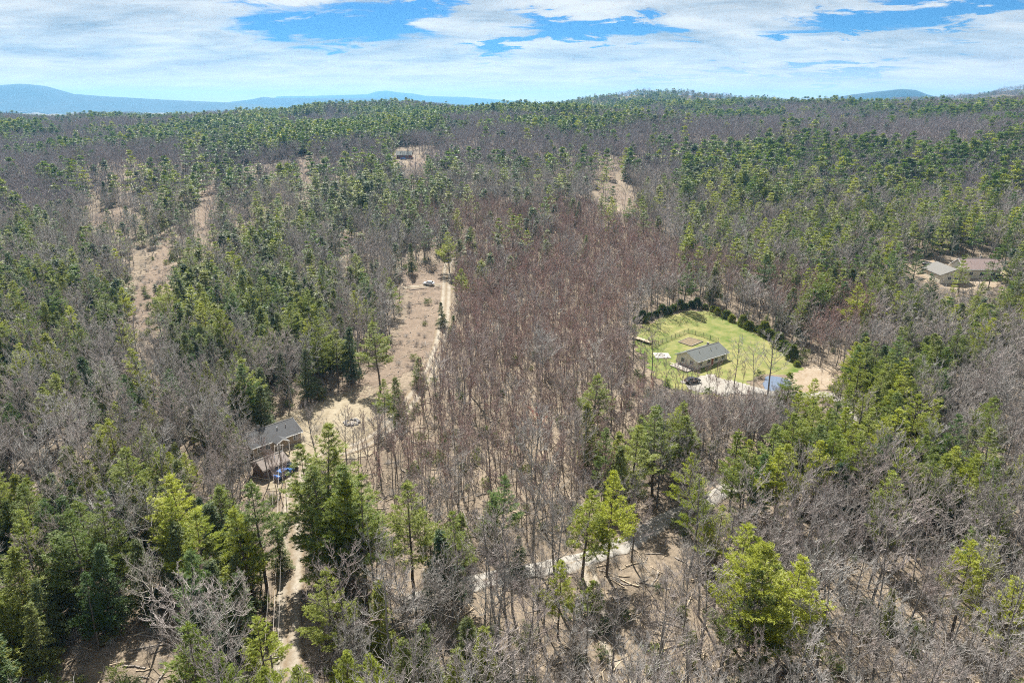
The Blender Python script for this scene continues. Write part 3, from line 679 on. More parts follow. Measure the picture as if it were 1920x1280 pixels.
def car(px, py, rz, paint, label, name='parked_car', k=1.0):
    c = pix(px, py); t = empty(name, (c[0], c[1], c[2]+.3), rz); tag(t, label, 'car')
    hw = .88
    prof = [(-2.25, .35), (-2.28, .75), (-2.1, .95), (-1.2, 1.0), (1.0, 1.0), (2.0, .88), (2.25, .7), (2.25, .35)]
    b = MB()
    def ring(w, sc): return [(x, w, z) for x, z in prof]
    n = len(prof)
    V = [(x, -hw*.96 if z < .5 else -hw*(1 if z < .9 else .93), z) for x, z in prof]+[(x, hw*.96 if z < .5 else hw*(1 if z < .9 else .93), z) for x, z in prof]
    b.add(V, [tuple(range(n)), tuple(range(n, 2*n))[::-1]]+[(i, n+i, n+(i+1) % n, (i+1) % n) for i in range(n)])
    b.build('body', M[paint], t, .03)
    ca = MB(); lo = [(-1.75, .98), (1.05, .98)]; hi = [(-1.25, 1.42), (.45, 1.42)]
    ca.add([(lo[0][0], -hw*.92, .98), (lo[1][0], -hw*.92, .98), (lo[1][0], hw*.92, .98), (lo[0][0], hw*.92, .98), (hi[0][0], -hw*.72, 1.42), (hi[1][0], -hw*.72, 1.42), (hi[1][0], hw*.72, 1.42), (hi[0][0], hw*.72, 1.42)],
           [(0, 1, 5, 4), (1, 2, 6, 5), (2, 3, 7, 6), (3, 0, 4, 7), (4, 5, 6, 7)])
    ca.build('window', M['glass'], t)
    MB().prism([(-1.28, 1.42), (.48, 1.42), (.38, 1.49), (-1.18, 1.49)], -hw*.73, hw*.73, 'y').build('roof', M[paint], t)
    for sgn in (-1, 1):
        pl = MB(); pl.tube((-.35, sgn*hw*.92, .98), (-.35, sgn*hw*.72, 1.43), .05)
        pl.build('pillar', M[paint], t); pl = MB(); pl.tube((-1.72, sgn*hw*.92, .98), (-1.25, sgn*hw*.72, 1.43), .05); pl.build('pillar', M[paint], t); pl = MB(); pl.tube((1.05, sgn*hw*.92, .98), (.45, sgn*hw*.72, 1.43), .05)
        pl.build('pillar', M[paint], t)
    for x in (-1.38, 1.38):
        for sgn in (-1, 1):
            w = MB().tube((x, sgn*(hw-.16), .33), (x, sgn*(hw+.02), .33), .34, k=16).build('wheel', M['rubber'], t)
            MB().tube((x, sgn*(hw+.021), .33), (x, sgn*(hw+.035), .33), .2, k=10).build('rim', M['chrome'], w)
    for sgn in (-1, 1):
        MB().box(2.2, sgn*.62-.18, .6, 2.285, sgn*.62+.18, .75).build('headlight', M['lamp_glass'], t)
        MB().box(-2.32, sgn*.62-.18, .68, -2.24, sgn*.62+.18, .82).build('taillight', M['siding_red'], t)
        MB().box(.75, sgn*(hw+.06)-.09, .98, .92, sgn*(hw+.06)+.09, 1.12).build('mirror', M[paint], t)
    t.scale = (k, k, k); return t
car(804, 535, R(-12)+math.pi, 'paint_white', 'pale silver blue car parked on the gravel spur in the logged clearing', k=1.15)
car(539, 882, R(15), 'paint_black', 'black car parked between the blue car and the brown shed', k=1.1)
car(533, 893, R(65), 'paint_blue', 'bright blue car parked on the gravel below the brown shed', k=1.1)
car(1298, 718, R(20), 'paint_black', 'dark car parked on the gravel below the cream house', k=1.1)
car(756, 300, R(5), 'paint_blue', 'blue car parked in front of the distant red brown cabin', k=1.2)
car(1872, 522, R(30), 'paint_black', 'dark car parked at the right end of the large red brown roofed house', k=1.1)

# ------------------------------------------------------------------ small built things
def fence():
    pts = [pix(*p) for p in [(1226, 651), (1250, 640), (1290, 624), (1318, 632), (1346, 642)]]
    t = empty('garden_fence', tuple(pts[0])); tag(t, 'dark green wire garden fence enclosing the garden bed behind the cream house', 'fence')
    o = pts[0]; post = None
    for a, b in zip(pts[:-1], pts[1:]):
        n = max(2, int(round(np.linalg.norm(b-a)/2.6)))
        for k in range(n+1 if b is pts[-1] else n):
            p = a+(b-a)*k/n-o; p[2] = float(terrain(p[0]+o[0], p[1]+o[1]))-o[2]
            if post is None: q = post = MB().box(-.07, -.07, -.3, .07, .07, 1.75).build('fence_post', M['fence'], t)
            else: q = post.copy(); C.objects.link(q)
            q.location = tuple(p)
        m = MB(); aa, bb = a-o, b-o
        for h in (.25, .5, .75, 1.0, 1.25, 1.62): m.tube((aa[0], aa[1], aa[2]+h), (bb[0], bb[1], bb[2]+h), .03, k=4)
        L = np.linalg.norm(b-a); nn = int(L/.6)
        for k in range(nn): p = aa+(bb-aa)*k/nn; m.tube((p[0], p[1], p[2]+.1), (p[0], p[1], p[2]+1.6), .018, k=3)
        m.build('wire_mesh', M['fence'], t)
fence()
def garden():
    P = [pix(*p) for p in [(1272, 642), (1292, 634), (1318, 641), (1296, 650)]]; o = P[0]
    t = empty('garden_bed', tuple(o)); tag(t, 'raised garden bed of bare soil with timber edging behind the cream house', 'garden bed')
    s = MB(); q = [tuple(p-o) for p in P]; s.add([(x, y, z-.2) for x, y, z in q]+[(x, y, z+.32) for x, y, z in q], [(0, 1, 2, 3), (7, 6, 5, 4)]+[(i, (i+1) % 4, 4+(i+1) % 4, 4+i) for i in range(4)]); s.build('soil', M['soil'], t)
    for i in range(4):
        a, b = Vector(q[i]), Vector(q[(i+1) % 4]); MB().tube(a+Vector((0, 0, .3)), b+Vector((0, 0, .3)), .16, k=4).build('edging_board', M['wood_grey'], t)
garden()
def boardwalk():
    a, b = pix(1184, 633), pix(1222, 646); d = b-a; L = np.linalg.norm(d[:2]); t = empty('boardwalk', (a[0], a[1], max(a[2], b[2])), math.atan2(d[1], d[0]))
    tag(t, 'pale plank boardwalk at the left edge of the lawn', 'boardwalk'); n = int(L/.42); pl = None
    for k in range(n):
        if pl is None: q = pl = MB().box(0, -1.0, .62, .38, 1.0, .68).build('plank', M['wood_pale'], t)
        else: q = pl.copy(); C.objects.link(q)
        q.location = (k*.42, 0, random.uniform(-.01, .01)); q.rotation_euler = (0, 0, random.uniform(-.01, .01))
    for s in (-.85, .85):
        MB().box(0, s-.06, .42, L, s+.06, .618).build('beam', M['wood_grey'], t)
        for k in range(4): MB().box(.3+k*(L-.8)/3, s-.1, -.8, .5+k*(L-.8)/3, s+.1, .42).build('leg', M['wood_grey'], t)
    t2 = empty('arbor', tuple(pix(1224, 651)), R(25)); tag(t2, 'small dark wooden arbor gate at the end of the boardwalk', 'arbor')
    for x in (-.9, .9):
        for y in (-.5, .5): MB().box(x-.07, y-.07, -.2, x+.07, y+.07, 2.2).build('post', M['siding_brown'], t2)
    for y in (-.5, .5): MB().box(-1.3, y-.05, 2.2, 1.3, y+.05, 2.35).build('beam', M['siding_brown'], t2)
    for k in range(7): MB().box(-1.2+k*.4, -.8, 2.35, -1.12+k*.4, .8, 2.43).build('slat', M['siding_brown'], t2)
boardwalk()
def stone_mesh(seed):
    r = np.random.default_rng(seed); import bmesh
    b = bmesh.new(); bmesh.ops.create_icosphere(b, subdivisions=2, radius=.5)
    for v in b.verts: v.co *= 1+r.normal(0, .12); v.co.z *= .7
    me = bpy.data.meshes.new('stone'); b.to_mesh(me); b.free(); me.materials.append(M['stone']); return me
STONES = [stone_mesh(k) for k in range(4)]
def ring(px, py, rad, n, size, name, label, cat, patio=None):
    c = pix(px, py); t = empty(name, tuple(c)); tag(t, label, cat)
    for k in range(n):
        a = 6.283*k/n; x, y = math.cos(a)*rad, math.sin(a)*rad; q = link('stone', STONES[k % 4], t, (x, y, float(terrain(c[0]+x, c[1]+y))-c[2]+size*.2+(.12 if patio else 0)))
        q.rotation_euler = (0, 0, random.uniform(0, 6)); q.scale = [size*random.uniform(.8, 1.3)]*3
    MB().tube((0, 0, -.1), (0, 0, .2), rad*.5, k=14).build('ash_bed', M['wood_grey'], t)
    if patio: MB().box(-patio, -patio, -.5, patio, patio, .24).build('paving', M['concrete'], t)
ring(660, 793, 1.75, 10, 1.0, 'stone_circle', 'circle of grey boulders on the dry grass right of the grey roofed house', 'stone circle')
ring(1241, 667, .9, 9, .5, 'fire_pit', 'round stone fire pit on a square pale pad beside the cream house', 'fire pit', 2.6)
def trampoline():
    c = pix(1737, 496); t = empty('trampoline', tuple(c)); tag(t, 'round dark trampoline on the pale forecourt left of the large house', 'trampoline')
    MB().tube((0, 0, .92), (0, 0, .95), 2.3, k=24).build('mat', M['rubber'], t)
    f = MB()
    for k in range(24): f.tube((2.45*math.cos(k*.2618), 2.45*math.sin(k*.2618), .95), (2.45*math.cos((k+1)*.2618), 2.45*math.sin((k+1)*.2618), .95), .09, k=5)
    f.build('frame', M['chrome'], t)
    for k in range(6): a = k*1.047; MB().tube((2.4*math.cos(a), 2.4*math.sin(a), -.5), (2.4*math.cos(a), 2.4*math.sin(a), .9), .05).build('leg', M['chrome'], t)
trampoline()
def poles():
    A, B = pix(522, 1330), pix(531, 902); mid = A+(B-A)*.5
    line = []
    names = ['wooden utility pole at the bottom of the gravel road', 'wooden utility pole beside the lower gravel road halfway along', 'wooden utility pole next to the blue car']
    for k, c in enumerate((A, mid, B)):
        c = c.copy(); c[2] = float(terrain(c[0], c[1])); t = empty('utility_pole', tuple(c), math.atan2((B-A)[1], (B-A)[0])); tag(t, names[k], 'utility pole', 'utility poles along the gravel road')
        MB().tube((0, 0, -.5), (0, 0, 9.4), .16, .11, 10).build('pole', M['wood_grey'], t); MB().box(-.06, -1.0, 8.7, .06, 1.0, 8.84).build('crossarm', M['wood_grey'], t)
        for s in (-.85, .85): MB().tube((0, s, 8.84), (0, s, 9.02), .05).build('insulator', M['lamp_glass'], t)
        line.append(c)
    d = (B-A)[:2]/np.linalg.norm((B-A)[:2]); nrm = np.array([-d[1], d[0]])
    for k, (off, h, lab) in enumerate([(-.85, 9.04, 'upper left power cable strung beside the gravel road'), (.85, 9.04, 'upper right power cable strung beside the gravel road'), (0.12, 7.2, 'thick lower communication cable strung beside the gravel road')]):
        m = MB()
        for a, b in zip(line[:-1], line[1:]):
            n = 10; P = []
            for i in range(n+1):
                t = i/n; q = a+(b-a)*t; P.append((q[0]+nrm[0]*off, q[1]+nrm[1]*off, q[2]+h-1.1*4*t*(1-t)*.6))
            for i in range(n): m.tube(P[i], P[i+1], .022 if k < 2 else .035, k=4)
        tag(m.build('power_cable', M['wire']), lab, 'cable', 'cables on the utility poles')
poles()

# ------------------------------------------------------------------ shrubs round the lawn
def shrub_mesh(seed, h, w):
    r = np.random.default_rng(seed); n = 420
    u = r.uniform(0, 1, n)**.8; a = r.uniform(0, 6.283, n); rad = w*.5*np.sqrt(np.clip(1-(u*1.02-.25)**2/.75, .03, 1))*r.uniform(.55, 1.05, n)*(1-.35*u)
    c = np.column_stack([np.cos(a)*rad, np.sin(a)*rad, .15+u*h*.95]); d = np.column_stack([np.cos(a), np.sin(a), np.full(n, .8)])
    V, f = blades(c, d, 6, .5, .2, r, .7); cr = mesh_np('shrub_crown', V, f, [M['hemlock_needles']])
    V, f = prisms(np.array([[0, 0, -.3], [0, 0, h*.4]]), np.array([[0, 0, h*.4], [0, 0, h*.85]]), [.1, .07], [.07, .03], 5); st = mesh_np('shrub_stem', V, f, [M['pine_bark']])
    return cr, st
SHR = [shrub_mesh(k, h, w) for k, (h, w) in enumerate([(3.4, 3.0), (4.4, 3.2), (2.8, 3.2)])]
HEDGE = [(1192, 604), (1204, 602), (1218, 597), (1229, 594), (1241, 590), (1252, 588), (1262, 584), (1274, 581), (1284, 579), (1296, 577), (1306, 577), (1322, 579), (1336, 584), (1345, 590), (1362, 596), (1372, 603), (1392, 611), (1404, 617), (1420, 622), (1432, 628), (1442, 634), (1452, 642), (1458, 650), (1468, 656), (1478, 664), (1484, 674), (1494, 686)]
ordn = ['first', 'second', 'third', 'fourth', 'fifth', 'sixth', 'seventh', 'eighth', 'ninth', 'tenth', 'eleventh', 'twelfth', 'thirteenth', 'fourteenth']
for k, (px, py) in enumerate(HEDGE):
    c = pix(px, py); big = 1.35 if k in (19, 20, 22, 23, 25) else random.choice((.65, .8, .95, 1.1, 1.2))
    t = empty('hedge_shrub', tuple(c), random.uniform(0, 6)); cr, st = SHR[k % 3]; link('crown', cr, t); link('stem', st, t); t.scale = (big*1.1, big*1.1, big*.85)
    dark = k < 11; col = (.75, .85, .75, 1) if dark else (1.25, 1.2, .8, 1)  # first shrubs tinted darker green, the rest yellow green
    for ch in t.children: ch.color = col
    where = (f'{ordn[k]} from the boardwalk end' if k < 13 else f'{ordn[26-k]} from the pond end')
    tag(t, f'{"dark" if dark else "sunlit"} evergreen shrub in the curved lawn hedge, {where}', 'shrub', 'evergreen shrubs in the curved hedge round the lawn')

# ------------------------------------------------------------------ trees: what stands where
def mk_variants(kind, n, lod):
    out = []
    for k in range(n):
        r = random.Random(k*7+len(kind))
        if kind in ('pine', 'hemlock'):
            h = 20.0 if kind == 'pine' else 14.0
            (tv, tf), (wv, wf), (nv, nf) = conifer(11*k+(3 if kind == 'pine' else 5), h, kind, lod)
            bk, nd = M['pine_bark'], M[kind+'_needles']
            out.append((h, (tv, tf, bk), (wv, wf, bk), (nv, nf, nd)))
        else:
            h = 18.0 if kind == 'mature' else 14.0
            (tv, tf), (wv, wf) = bare(13*k+(3 if kind == 'mature' else 5), h, kind, lod)
            tb = M['maple_bark'] if kind == 'mature' else M['young_bark']
            tw = M['maple_twigs'] if kind == 'mature' else M['young_twigs']
            out.append((h, (tv, tf, tb), (wv, wf, tw)))
    return out
def parts_meshes(v, kname):
    """trunk mesh and crown mesh for an individual tree"""
    h = v[0]; tr = mesh_np(kname+'_trunk', v[1][0], v[1][1], [v[1][2]])
    if len(v) == 4:
        V = np.concatenate([v[2][0], v[3][0]]); f = [v[2][1], v[3][1]+len(v[2][0])]
        cr = mesh_np(kname+'_crown', V, f, [v[2][2], v[3][2]], np.concatenate([np.zeros(len(v[2][1])), np.ones(len(v[3][1]))]))
    else: cr = mesh_np(kname+'_crown', v[2][0], v[2][1], [v[2][2]])
    return h, tr, cr
def joined_mesh(v, name):
    Vs, fs, ms, mi, o = [], [], [], [], 0
    for k, (V, f, m) in enumerate(v[1:]):
        Vs.append(V); fs.append(f+o); ms.append(m); mi.append(np.full(len(f), k)); o += len(V)
    return mesh_np(name, np.concatenate(Vs), fs, ms, np.concatenate(mi))

GRID = """556666676667788766555343
655666576676554333344323
343344454432222454323233
121223323321111055332322
111222234331111134432333
221222334431101133343343
422223322111100033343344
533343321101000013444443
643344432010000013443344
553455541100000000333223
554556552100000000012332
554455651000000000024441
443434340000000000045530
443223210000000000277400
343211110000010002788300
343211200000011123787520
454331020000012346677431
443421020000022345421142
554433043011133420012221
665544022010010110100111
787665211010010110100111
788865211000000100101011
777655311010000100111011
763235320110000100100111
420001321101000000001111
310001340110100000001111
310001350110100000101011
310001350110100000101011""".split()
GR = np.array([[int(c) for c in row] for row in GRID])/9.0
YOUNG = [(700, 420), (860, 400), (1060, 400), (1180, 400), (1270, 500), (1490, 540), (1640, 545), (1640, 660), (1520, 690), (1490, 650), (1420, 600), (1320, 560), (1200, 590), (1170, 640), (1240, 740), (1440, 770), (1440, 860), (1200, 900), (1100, 1060), (700, 1010), (690, 860), (760, 760), (850, 600), (860, 480)]
REDDISH = [(850, 420), (1060, 390), (1180, 400), (1270, 500), (1490, 540), (1640, 545), (1640, 660), (1520, 680), (1420, 600), (1320, 560), (1190, 590), (1100, 640), (950, 640), (860, 560)]
# areas the photograph lets one look into, with the share of trees that may stand before them
KEEP = [([(521, 975), (592, 975), (580, 1110), (605, 1190), (570, 1255), (518, 1255)], .0),
        ([(478, 785), (560, 768), (580, 800), (575, 895), (545, 925), (520, 925), (485, 880)], .12),
        ([(565, 770), (640, 715), (690, 690), (740, 645), (755, 505), (790, 500), (850, 495), (848, 558), (812, 590), (798, 640), (762, 680), (725, 730), (690, 760), (685, 845), (600, 860)], .07),
        (LAWN, .10), ([(1425, 700), (1560, 688), (1580, 712), (1500, 750), (1425, 750)], .05),
        ([(1255, 640), (1365, 640), (1365, 700), (1380, 735), (1280, 735)], .12),
        ([(1695, 482), (1870, 476), (1880, 516), (1800, 528), (1695, 512)], .14),
        ([(740, 277), (778, 280), (800, 290), (800, 308), (742, 302)], .18), ([(1128, 318), (1160, 318), (1190, 375), (1150, 392), (1112, 355)], .10),
        ([(1072, 1035), (1200, 985), (1270, 955), (1285, 985), (1150, 1045), (1075, 1068)], .25), ([(1340, 893), (1450, 890), (1450, 922), (1330, 930)], .3),
        ([(50, 1195), (220, 1140), (345, 1150), (330, 1300), (50, 1300)], .02), ([(258, 470), (315, 440), (330, 470), (296, 620), (258, 620)], .06),
        ([(690, 930), (745, 930), (745, 1010), (700, 1010)], .3), ([(370, 350), (400, 350), (396, 435), (372, 435)], .4), ([(1100, 1060), (1135, 1060), (1150, 1200), (1115, 1200)], .55),
        ([(160, 395), (235, 390), (225, 425), (160, 425)], .45), ([(562, 290), (586, 290), (584, 340), (566, 340)], .4), ([(625, 400), (660, 400), (655, 465), (632, 465)], .45)]
BARE_GROUND = [YP, CP, LP_, TP, OH, SP, AP, C3, C4, PP]
def near_line(W, x, y, d):
    out = np.zeros(x.shape, bool)
    for p, q in zip(W[:-1:4], W[4::4]):
        v = q-p; L2 = v@v+1e-9; t = np.clip(((x-p[0])*v[0]+(y-p[1])*v[1])/L2, 0, 1)
        out |= np.hypot(x-p[0]-t*v[0], y-p[1]-t*v[1]) < d
    return out

HAND = []   # (top pixel x, y, height, kind, tone); tone: y yellow-green, g green, d dark, b blue-green
def H(s):
    for tok in s.split(';'):
        a = tok.split(); 
        if a: HAND.append((float(a[0]), float(a[1]), float(a[2]), 'pine' if a[3] == 'P' else 'hemlock', a[4]))
H("45 905 18 P g;120 955 21 P g;170 925 21 P g;8 1030 17 H y;75 1080 13 H g;150 1075 14 P d;305 935 18 P y;358 945 18 P y;405 912 16 P g;450 940 20 P y;472 903 22 P g;590 800 27 P g;612 850 22 P g;640 905 23 P y;668 893 25 P g;765 900 21 P g;350 1190 19 P y;485 1168 14 P y;500 1245 12 P y;708 1090 15 H y;738 1195 13 H y;772 1180 13 H y;852 1215 12 H y;940 895 16 P b;908 925 11 H g;970 1005 8 H d;1050 1050 14 P y;1112 1085 7 P y;880 1150 11 H g;1098 905 19 P y;1148 880 21 P y;1140 800 17 P g;1190 795 19 P g;1235 768 20 P g")
H("1300 845 16 P y;1318 890 16 P y;1352 940 14 P y;1385 812 18 P y;1400 850 17 P g;1452 800 19 P g;1475 832 18 P y;1500 775 19 P y;1528 790 18 P g;1560 800 19 P y;1500 735 17 P y;1540 712 18 P y;1582 690 18 P y;1620 662 19 P y;1655 690 18 P g;1690 705 18 P y;1722 735 19 P y;1690 765 18 P y;1650 775 17 P g;1605 760 18 P y;1570 750 17 P g;1625 815 18 P y;1745 705 16 P y;1705 835 17 P y;1740 845 18 P g;1775 850 17 P y;1825 852 18 P y;1860 862 17 P g;1850 905 14 H y;1395 985 21 P y;1450 1010 23 P y;1482 1045 21 P y;1425 1070 20 P g;1840 990 12 P b;1680 1105 8 H y;1915 1085 16 P y;1755 625 18 P g;1700 615 18 P g;1650 640 18 P g;1640 550 18 P g;1730 540 18 P g;1840 525 17 P g;1800 575 15 H g;1775 560 15 P g;1690 545 17 P y;1665 505 17 H g;1900 430 18 P g")
H("575 835 25 P g;600 862 24 P g;655 915 22 P y;632 880 25 P g;615 930 20 P y;95 1000 16 H g;200 985 15 P g;250 1010 14 H g;30 960 17 P g;55 1135 12 H g;430 1040 13 H g;520 1000 8 H g;180 1020 16 H d;235 940 12 H g;1410 1000 19 P y;1462 1060 17 P y")
H("640 1215 12 P y;700 1225 13 P y;560 1245 10 P y;820 1235 11 H y;905 1175 12 H y;1480 700 17 P y;1525 745 17 P y;1590 725 18 P y;1640 720 18 P y;1670 735 18 P y;1560 770 18 P y;1600 790 18 P y;1545 825 17 P y;420 1225 14 P y")
H("88 620 20 H y;155 668 16 H d;75 475 21 P y;20 525 20 P y;210 755 14 P y;175 795 14 P y;240 705 14 H y;265 720 13 H g;290 838 13 P y;320 845 12 P y;345 850 11 P y;482 722 14 H g;600 592 21 P y;626 615 17 P g;705 600 21 P g;652 610 18 H d;408 700 9 H y;440 418 16 H d;505 440 15 H d;155 422 16 H g;150 462 15 H g;290 560 16 P g;315 600 14 H g;30 400 20 H g;12 470 18 H d;120 590 13 H g;840 432 20 P y;888 424 18 P y;770 455 15 H g;865 503 16 P y;828 565 10 H g;846 590 9 H y;782 665 10 H g;742 702 12 H g;716 712 14 P g;748 740 9 H g;560 530 15 H g;520 520 15 H g;545 610 13 H g;497 530 14 H g;470 560 14 H g;395 585 13 H g;440 600 12 H g;380 655 13 H d;420 650 12 H g;485 650 12 H g;510 610 13 H g;460 650 14 H g;735 520 16 P g;720 500 15 P g;690 560 17 P g")
H("1086 375 16 H g;1130 362 18 P y;1152 368 17 P y;1186 372 20 P d;1205 355 17 P g;1098 440 13 H b;1300 435 15 P g;1330 445 12 H g;1465 575 9 H d;1215 330 18 P y;1170 290 18 P y;830 345 17 H d;800 350 16 H d;815 360 15 H g;722 325 18 P g;700 330 16 H g;740 335 16 H d;130 300 18 H d;205 325 20 H d;190 340 18 H d;145 275 18 P g;420 330 16 H d;1635 330 17 P g;1560 375 17 P y")

def poly_hit(px, pyb, pyt, halfw):
    """share of the areas to be left visible that a tree column from base to top would cover -> allowed probability"""
    p = np.ones(px.shape)
    for poly, pr in KEEP:
        hit = np.zeros(px.shape, bool)
        for f in (0, .25, .5, .75, 1.0):
            yy = pyb+(pyt-pyb)*f
            for o in (-1, 0, 1): hit |= inside(poly, px+o*halfw*(.9 if f > .4 else .3), yy)
        p = np.where(hit, np.minimum(p, pr), p)
    return p

trees = []   # arrays: x, y, h, kind, tone, variant, hand
hand_xy = []
for (tx, ty, hh, kind, tone) in HAND:
    g = pix(tx, ty, hh); hand_xy.append(g[:2]); trees.append((g[0], g[1], hh, kind, tone, 1))
hand_xy = np.array(hand_xy)

def candidates(y0, y1, sp, seed, xm=.80):
    r = np.random.default_rng(seed); xs, ys = [], []
    y = y0
    while y < y1:
        w = y*xm+22; x = np.arange(-w, w, sp); xs.append(x+r.uniform(-.48, .48, len(x))*sp); ys.append(y+r.uniform(-.48, .48, len(x))*sp); y += sp
    return np.concatenate(xs), np.concatenate(ys), r
def patch_noise(x, y, s): return .5+.5*np.sin(x/s+2*np.sin(y/s*.7))*np.cos(y/s*.9+1.7*np.sin(x/s*.6))
def grow(y0, y1, sp, seed, keep_prob=1.0, hill=False):
    x, y, r = candidates(y0, y1, sp, seed)
    z = terrain(x, y); n = len(x)
    px, pyb, d = project(x, y, z); 
    hgt = r.uniform(13, 20, n)
    _, pyt, _ = project(x, y, z+hgt); _, pym, _ = project(x, y, z+hgt*.7)
    hw = 2.6*F/np.maximum(d, 20)
    ok = np.ones(n, bool)
    for P in BARE_GROUND:
        if P[:, 1].min()-5 < y1 and P[:, 1].max()+5 > y0: ok &= ~inside(P, x, y)
    if y0 < 620:
        ok &= ~near_line(MAIN, x, y, 4.4 if y0 < 190 else 3.2) & ~near_line(DRIVE, x, y, 2.0) & ~near_line(TRACK, x, y, 1.9)
    # logged, open ground at the lower left and on the left slope
    ok &= ~(inside([(50, 1200), (230, 1140), (345, 1165), (340, 1330), (50, 1330)], px, pyb) & (r.random(n) < .93))
    thin = inside([(140, 330), (330, 320), (560, 300), (700, 360), (700, 480), (560, 470), (330, 560), (220, 520)], px, pyb)
    ok &= ~(thin & (r.random(n) < .45))
    if y0 < 700:
        p = poly_hit(px, pyb, pyt, hw); rv = r.random(n); low = rv >= p; p2 = poly_hit(px, pyb, pyb+(pyt-pyb)*.42, hw*.5); short = low & (rv < p2*.75); ok &= ~low | short; hgt = np.where(short, hgt*.42, hgt)
        for hx, hy in hand_xy: ok &= np.hypot(x-hx, y-hy) > 2.6
    gy = np.where(pym < 620, (pym-180)/40, 11+(pym-620)/40).astype(int).clip(0, len(GR)-1); gx = (px/80).astype(int).clip(0, 23)
    frac = GR[gy, gx]
    pn = patch_noise(x, y, 19 if y0 < 500 else 62)
    frac = frac*(np.clip(.35+1.25*pn, 0, 2) if y0 < 500 else np.clip((pn-.42)*4.5, .08, 1.35)); frac = np.where((px < 640) & (pym > 380), frac*1.6, frac); frac = np.where((px > 1380) & (pym > 640) & (pym < 900), frac*2.6, frac); frac = np.where((px > 1120) & (pym > 270) & (pym < 580), frac*1.2, frac)
    frac = np.where((pym > 860), frac*np.where(px < 560, 1.0, .5), frac); frac = np.where((pym > 600) & (pym <= 860), frac*.75, frac)
    con = (r.random(n) < np.clip(frac*.95, 0, .93)) & (hgt > 9)
    yng = inside(YOUNG, px, pyb) & (r.random(n) < .85)
    for i in np.nonzero(ok)[0]:
        if con[i]:
            far_pine = y[i] > 450
            k = 'pine' if r.random() < (.62 if (px[i] > 950 or far_pine) else .28) else 'hemlock'
            h = hgt[i]*(1.02 if k == 'pine' else .80)*(1.12 if 420 < y[i] < 1500 else 1); tone = 'y' if r.random() < (.38 if px[i] > 900 else .3)*(1 if y[i] < 450 else .3) else ('d' if r.random() < (.35 if y[i] < 500 else .75) else 'g')
        else:
            k = 'young' if yng[i] else 'mature'; h = hgt[i]*(.86 if k == 'young' else .98)*(1.0 if r.random() > .2 else .75)*(1.08 if y[i] < 200 else 1)
            tone = 'r' if (k == 'young' and inside(REDDISH, np.array([px[i]]), np.array([pym[i]]))[0] and r.random() < .75) else ('p' if r.random() < .5 else 'n')
        trees.append((x[i], y[i], h, k, tone, 0))
grow(26, 200, 4.5, 1)
grow(200, 330, 4.7, 2)
grow(330, 560, 5.0, 3)
grow(560, 900, 5.8, 4)
grow(900, 1500, 6.8, 5)
grow(1500, 3300, 13.5, 6)
# extra thin poles in the young stand
def poles_stand(y0, y1, sp, seed):
    x, y, r = candidates(y0, y1, sp, seed, .62); z = terrain(x, y); px, pyb, d = project(x, y, z)
    hgt = r.uniform(9, 15, len(x)); _, pyt, _ = project(x, y, z+hgt)
    ok = inside(YOUNG, px, pyb)
    for P in BARE_GROUND: ok &= ~inside(P, x, y)
    ok &= ~near_line(MAIN, x, y, 4) & ~near_line(DRIVE, x, y, 3)
    idx = np.nonzero(ok)[0]; p = np.zeros(len(x)); p[idx] = poly_hit(px[idx], pyb[idx], pyt[idx], 1.2*F/d[idx]); ok &= r.random(len(x)) < p
    red = inside(REDDISH, px, pyb-20)
    for i in np.nonzero(ok)[0]: trees.append((x[i], y[i], hgt[i], 'young', 'r' if red[i] and r.random() < .8 else 'p', 0))
poles_stand(120, 190, 5.8, 9)
poles_stand(190, 470, 3.5, 19)
# thin leafless trees standing in front of the cream house, lawn edge and grey house, as the photograph shows them
for (bx, by, hh, k, tone) in [(1205, 745, 15, 'young', 'n'), (1222, 752, 14, 'young', 'n'), (1245, 755, 15, 'young', 'p'), (1262, 765, 16, 'young', 'n'), (1275, 760, 15, 'young', 'p'), (1290, 768, 16, 'young', 'n'), (1303, 762, 14, 'young', 'n'),
                              (1331, 760, 14, 'young', 'p'), (1342, 752, 13, 'young', 'n'), (1376, 726, 17, 'mature', 'n'), (1390, 742, 12, 'young', 'n'), (1412, 745, 16, 'mature', 'p'), (1458, 772, 11, 'young', 'n'), (1540, 720, 6, 'young', 'n'),
                              (1238, 622, 7, 'mature', 'n'), (505, 905, 14, 'mature', 'n'), (520, 935, 15, 'young', 'n'), (532, 950, 15, 'young', 'n'), (470, 880, 13, 'mature', 'n'), (538, 960, 14, 'young', 'p'), (650, 870, 14, 'mature', 'n'), (676, 868, 13, 'young', 'n'), (690, 852, 13, 'young', 'n'), (705, 860, 14, 'mature', 'n'),
                              (663, 830, 11, 'young', 'n'), (305, 1195, 17, 'mature', 'b'), (620, 1150, 14, 'mature', 'b'), (385, 1170, 14, 'young', 'n'), (1015, 850, 13, 'mature', 'R'), (1215, 760, 9, 'young', 'R')]:
    g = pix(bx, by); trees.append((g[0], g[1], hh, k, tone, 1))

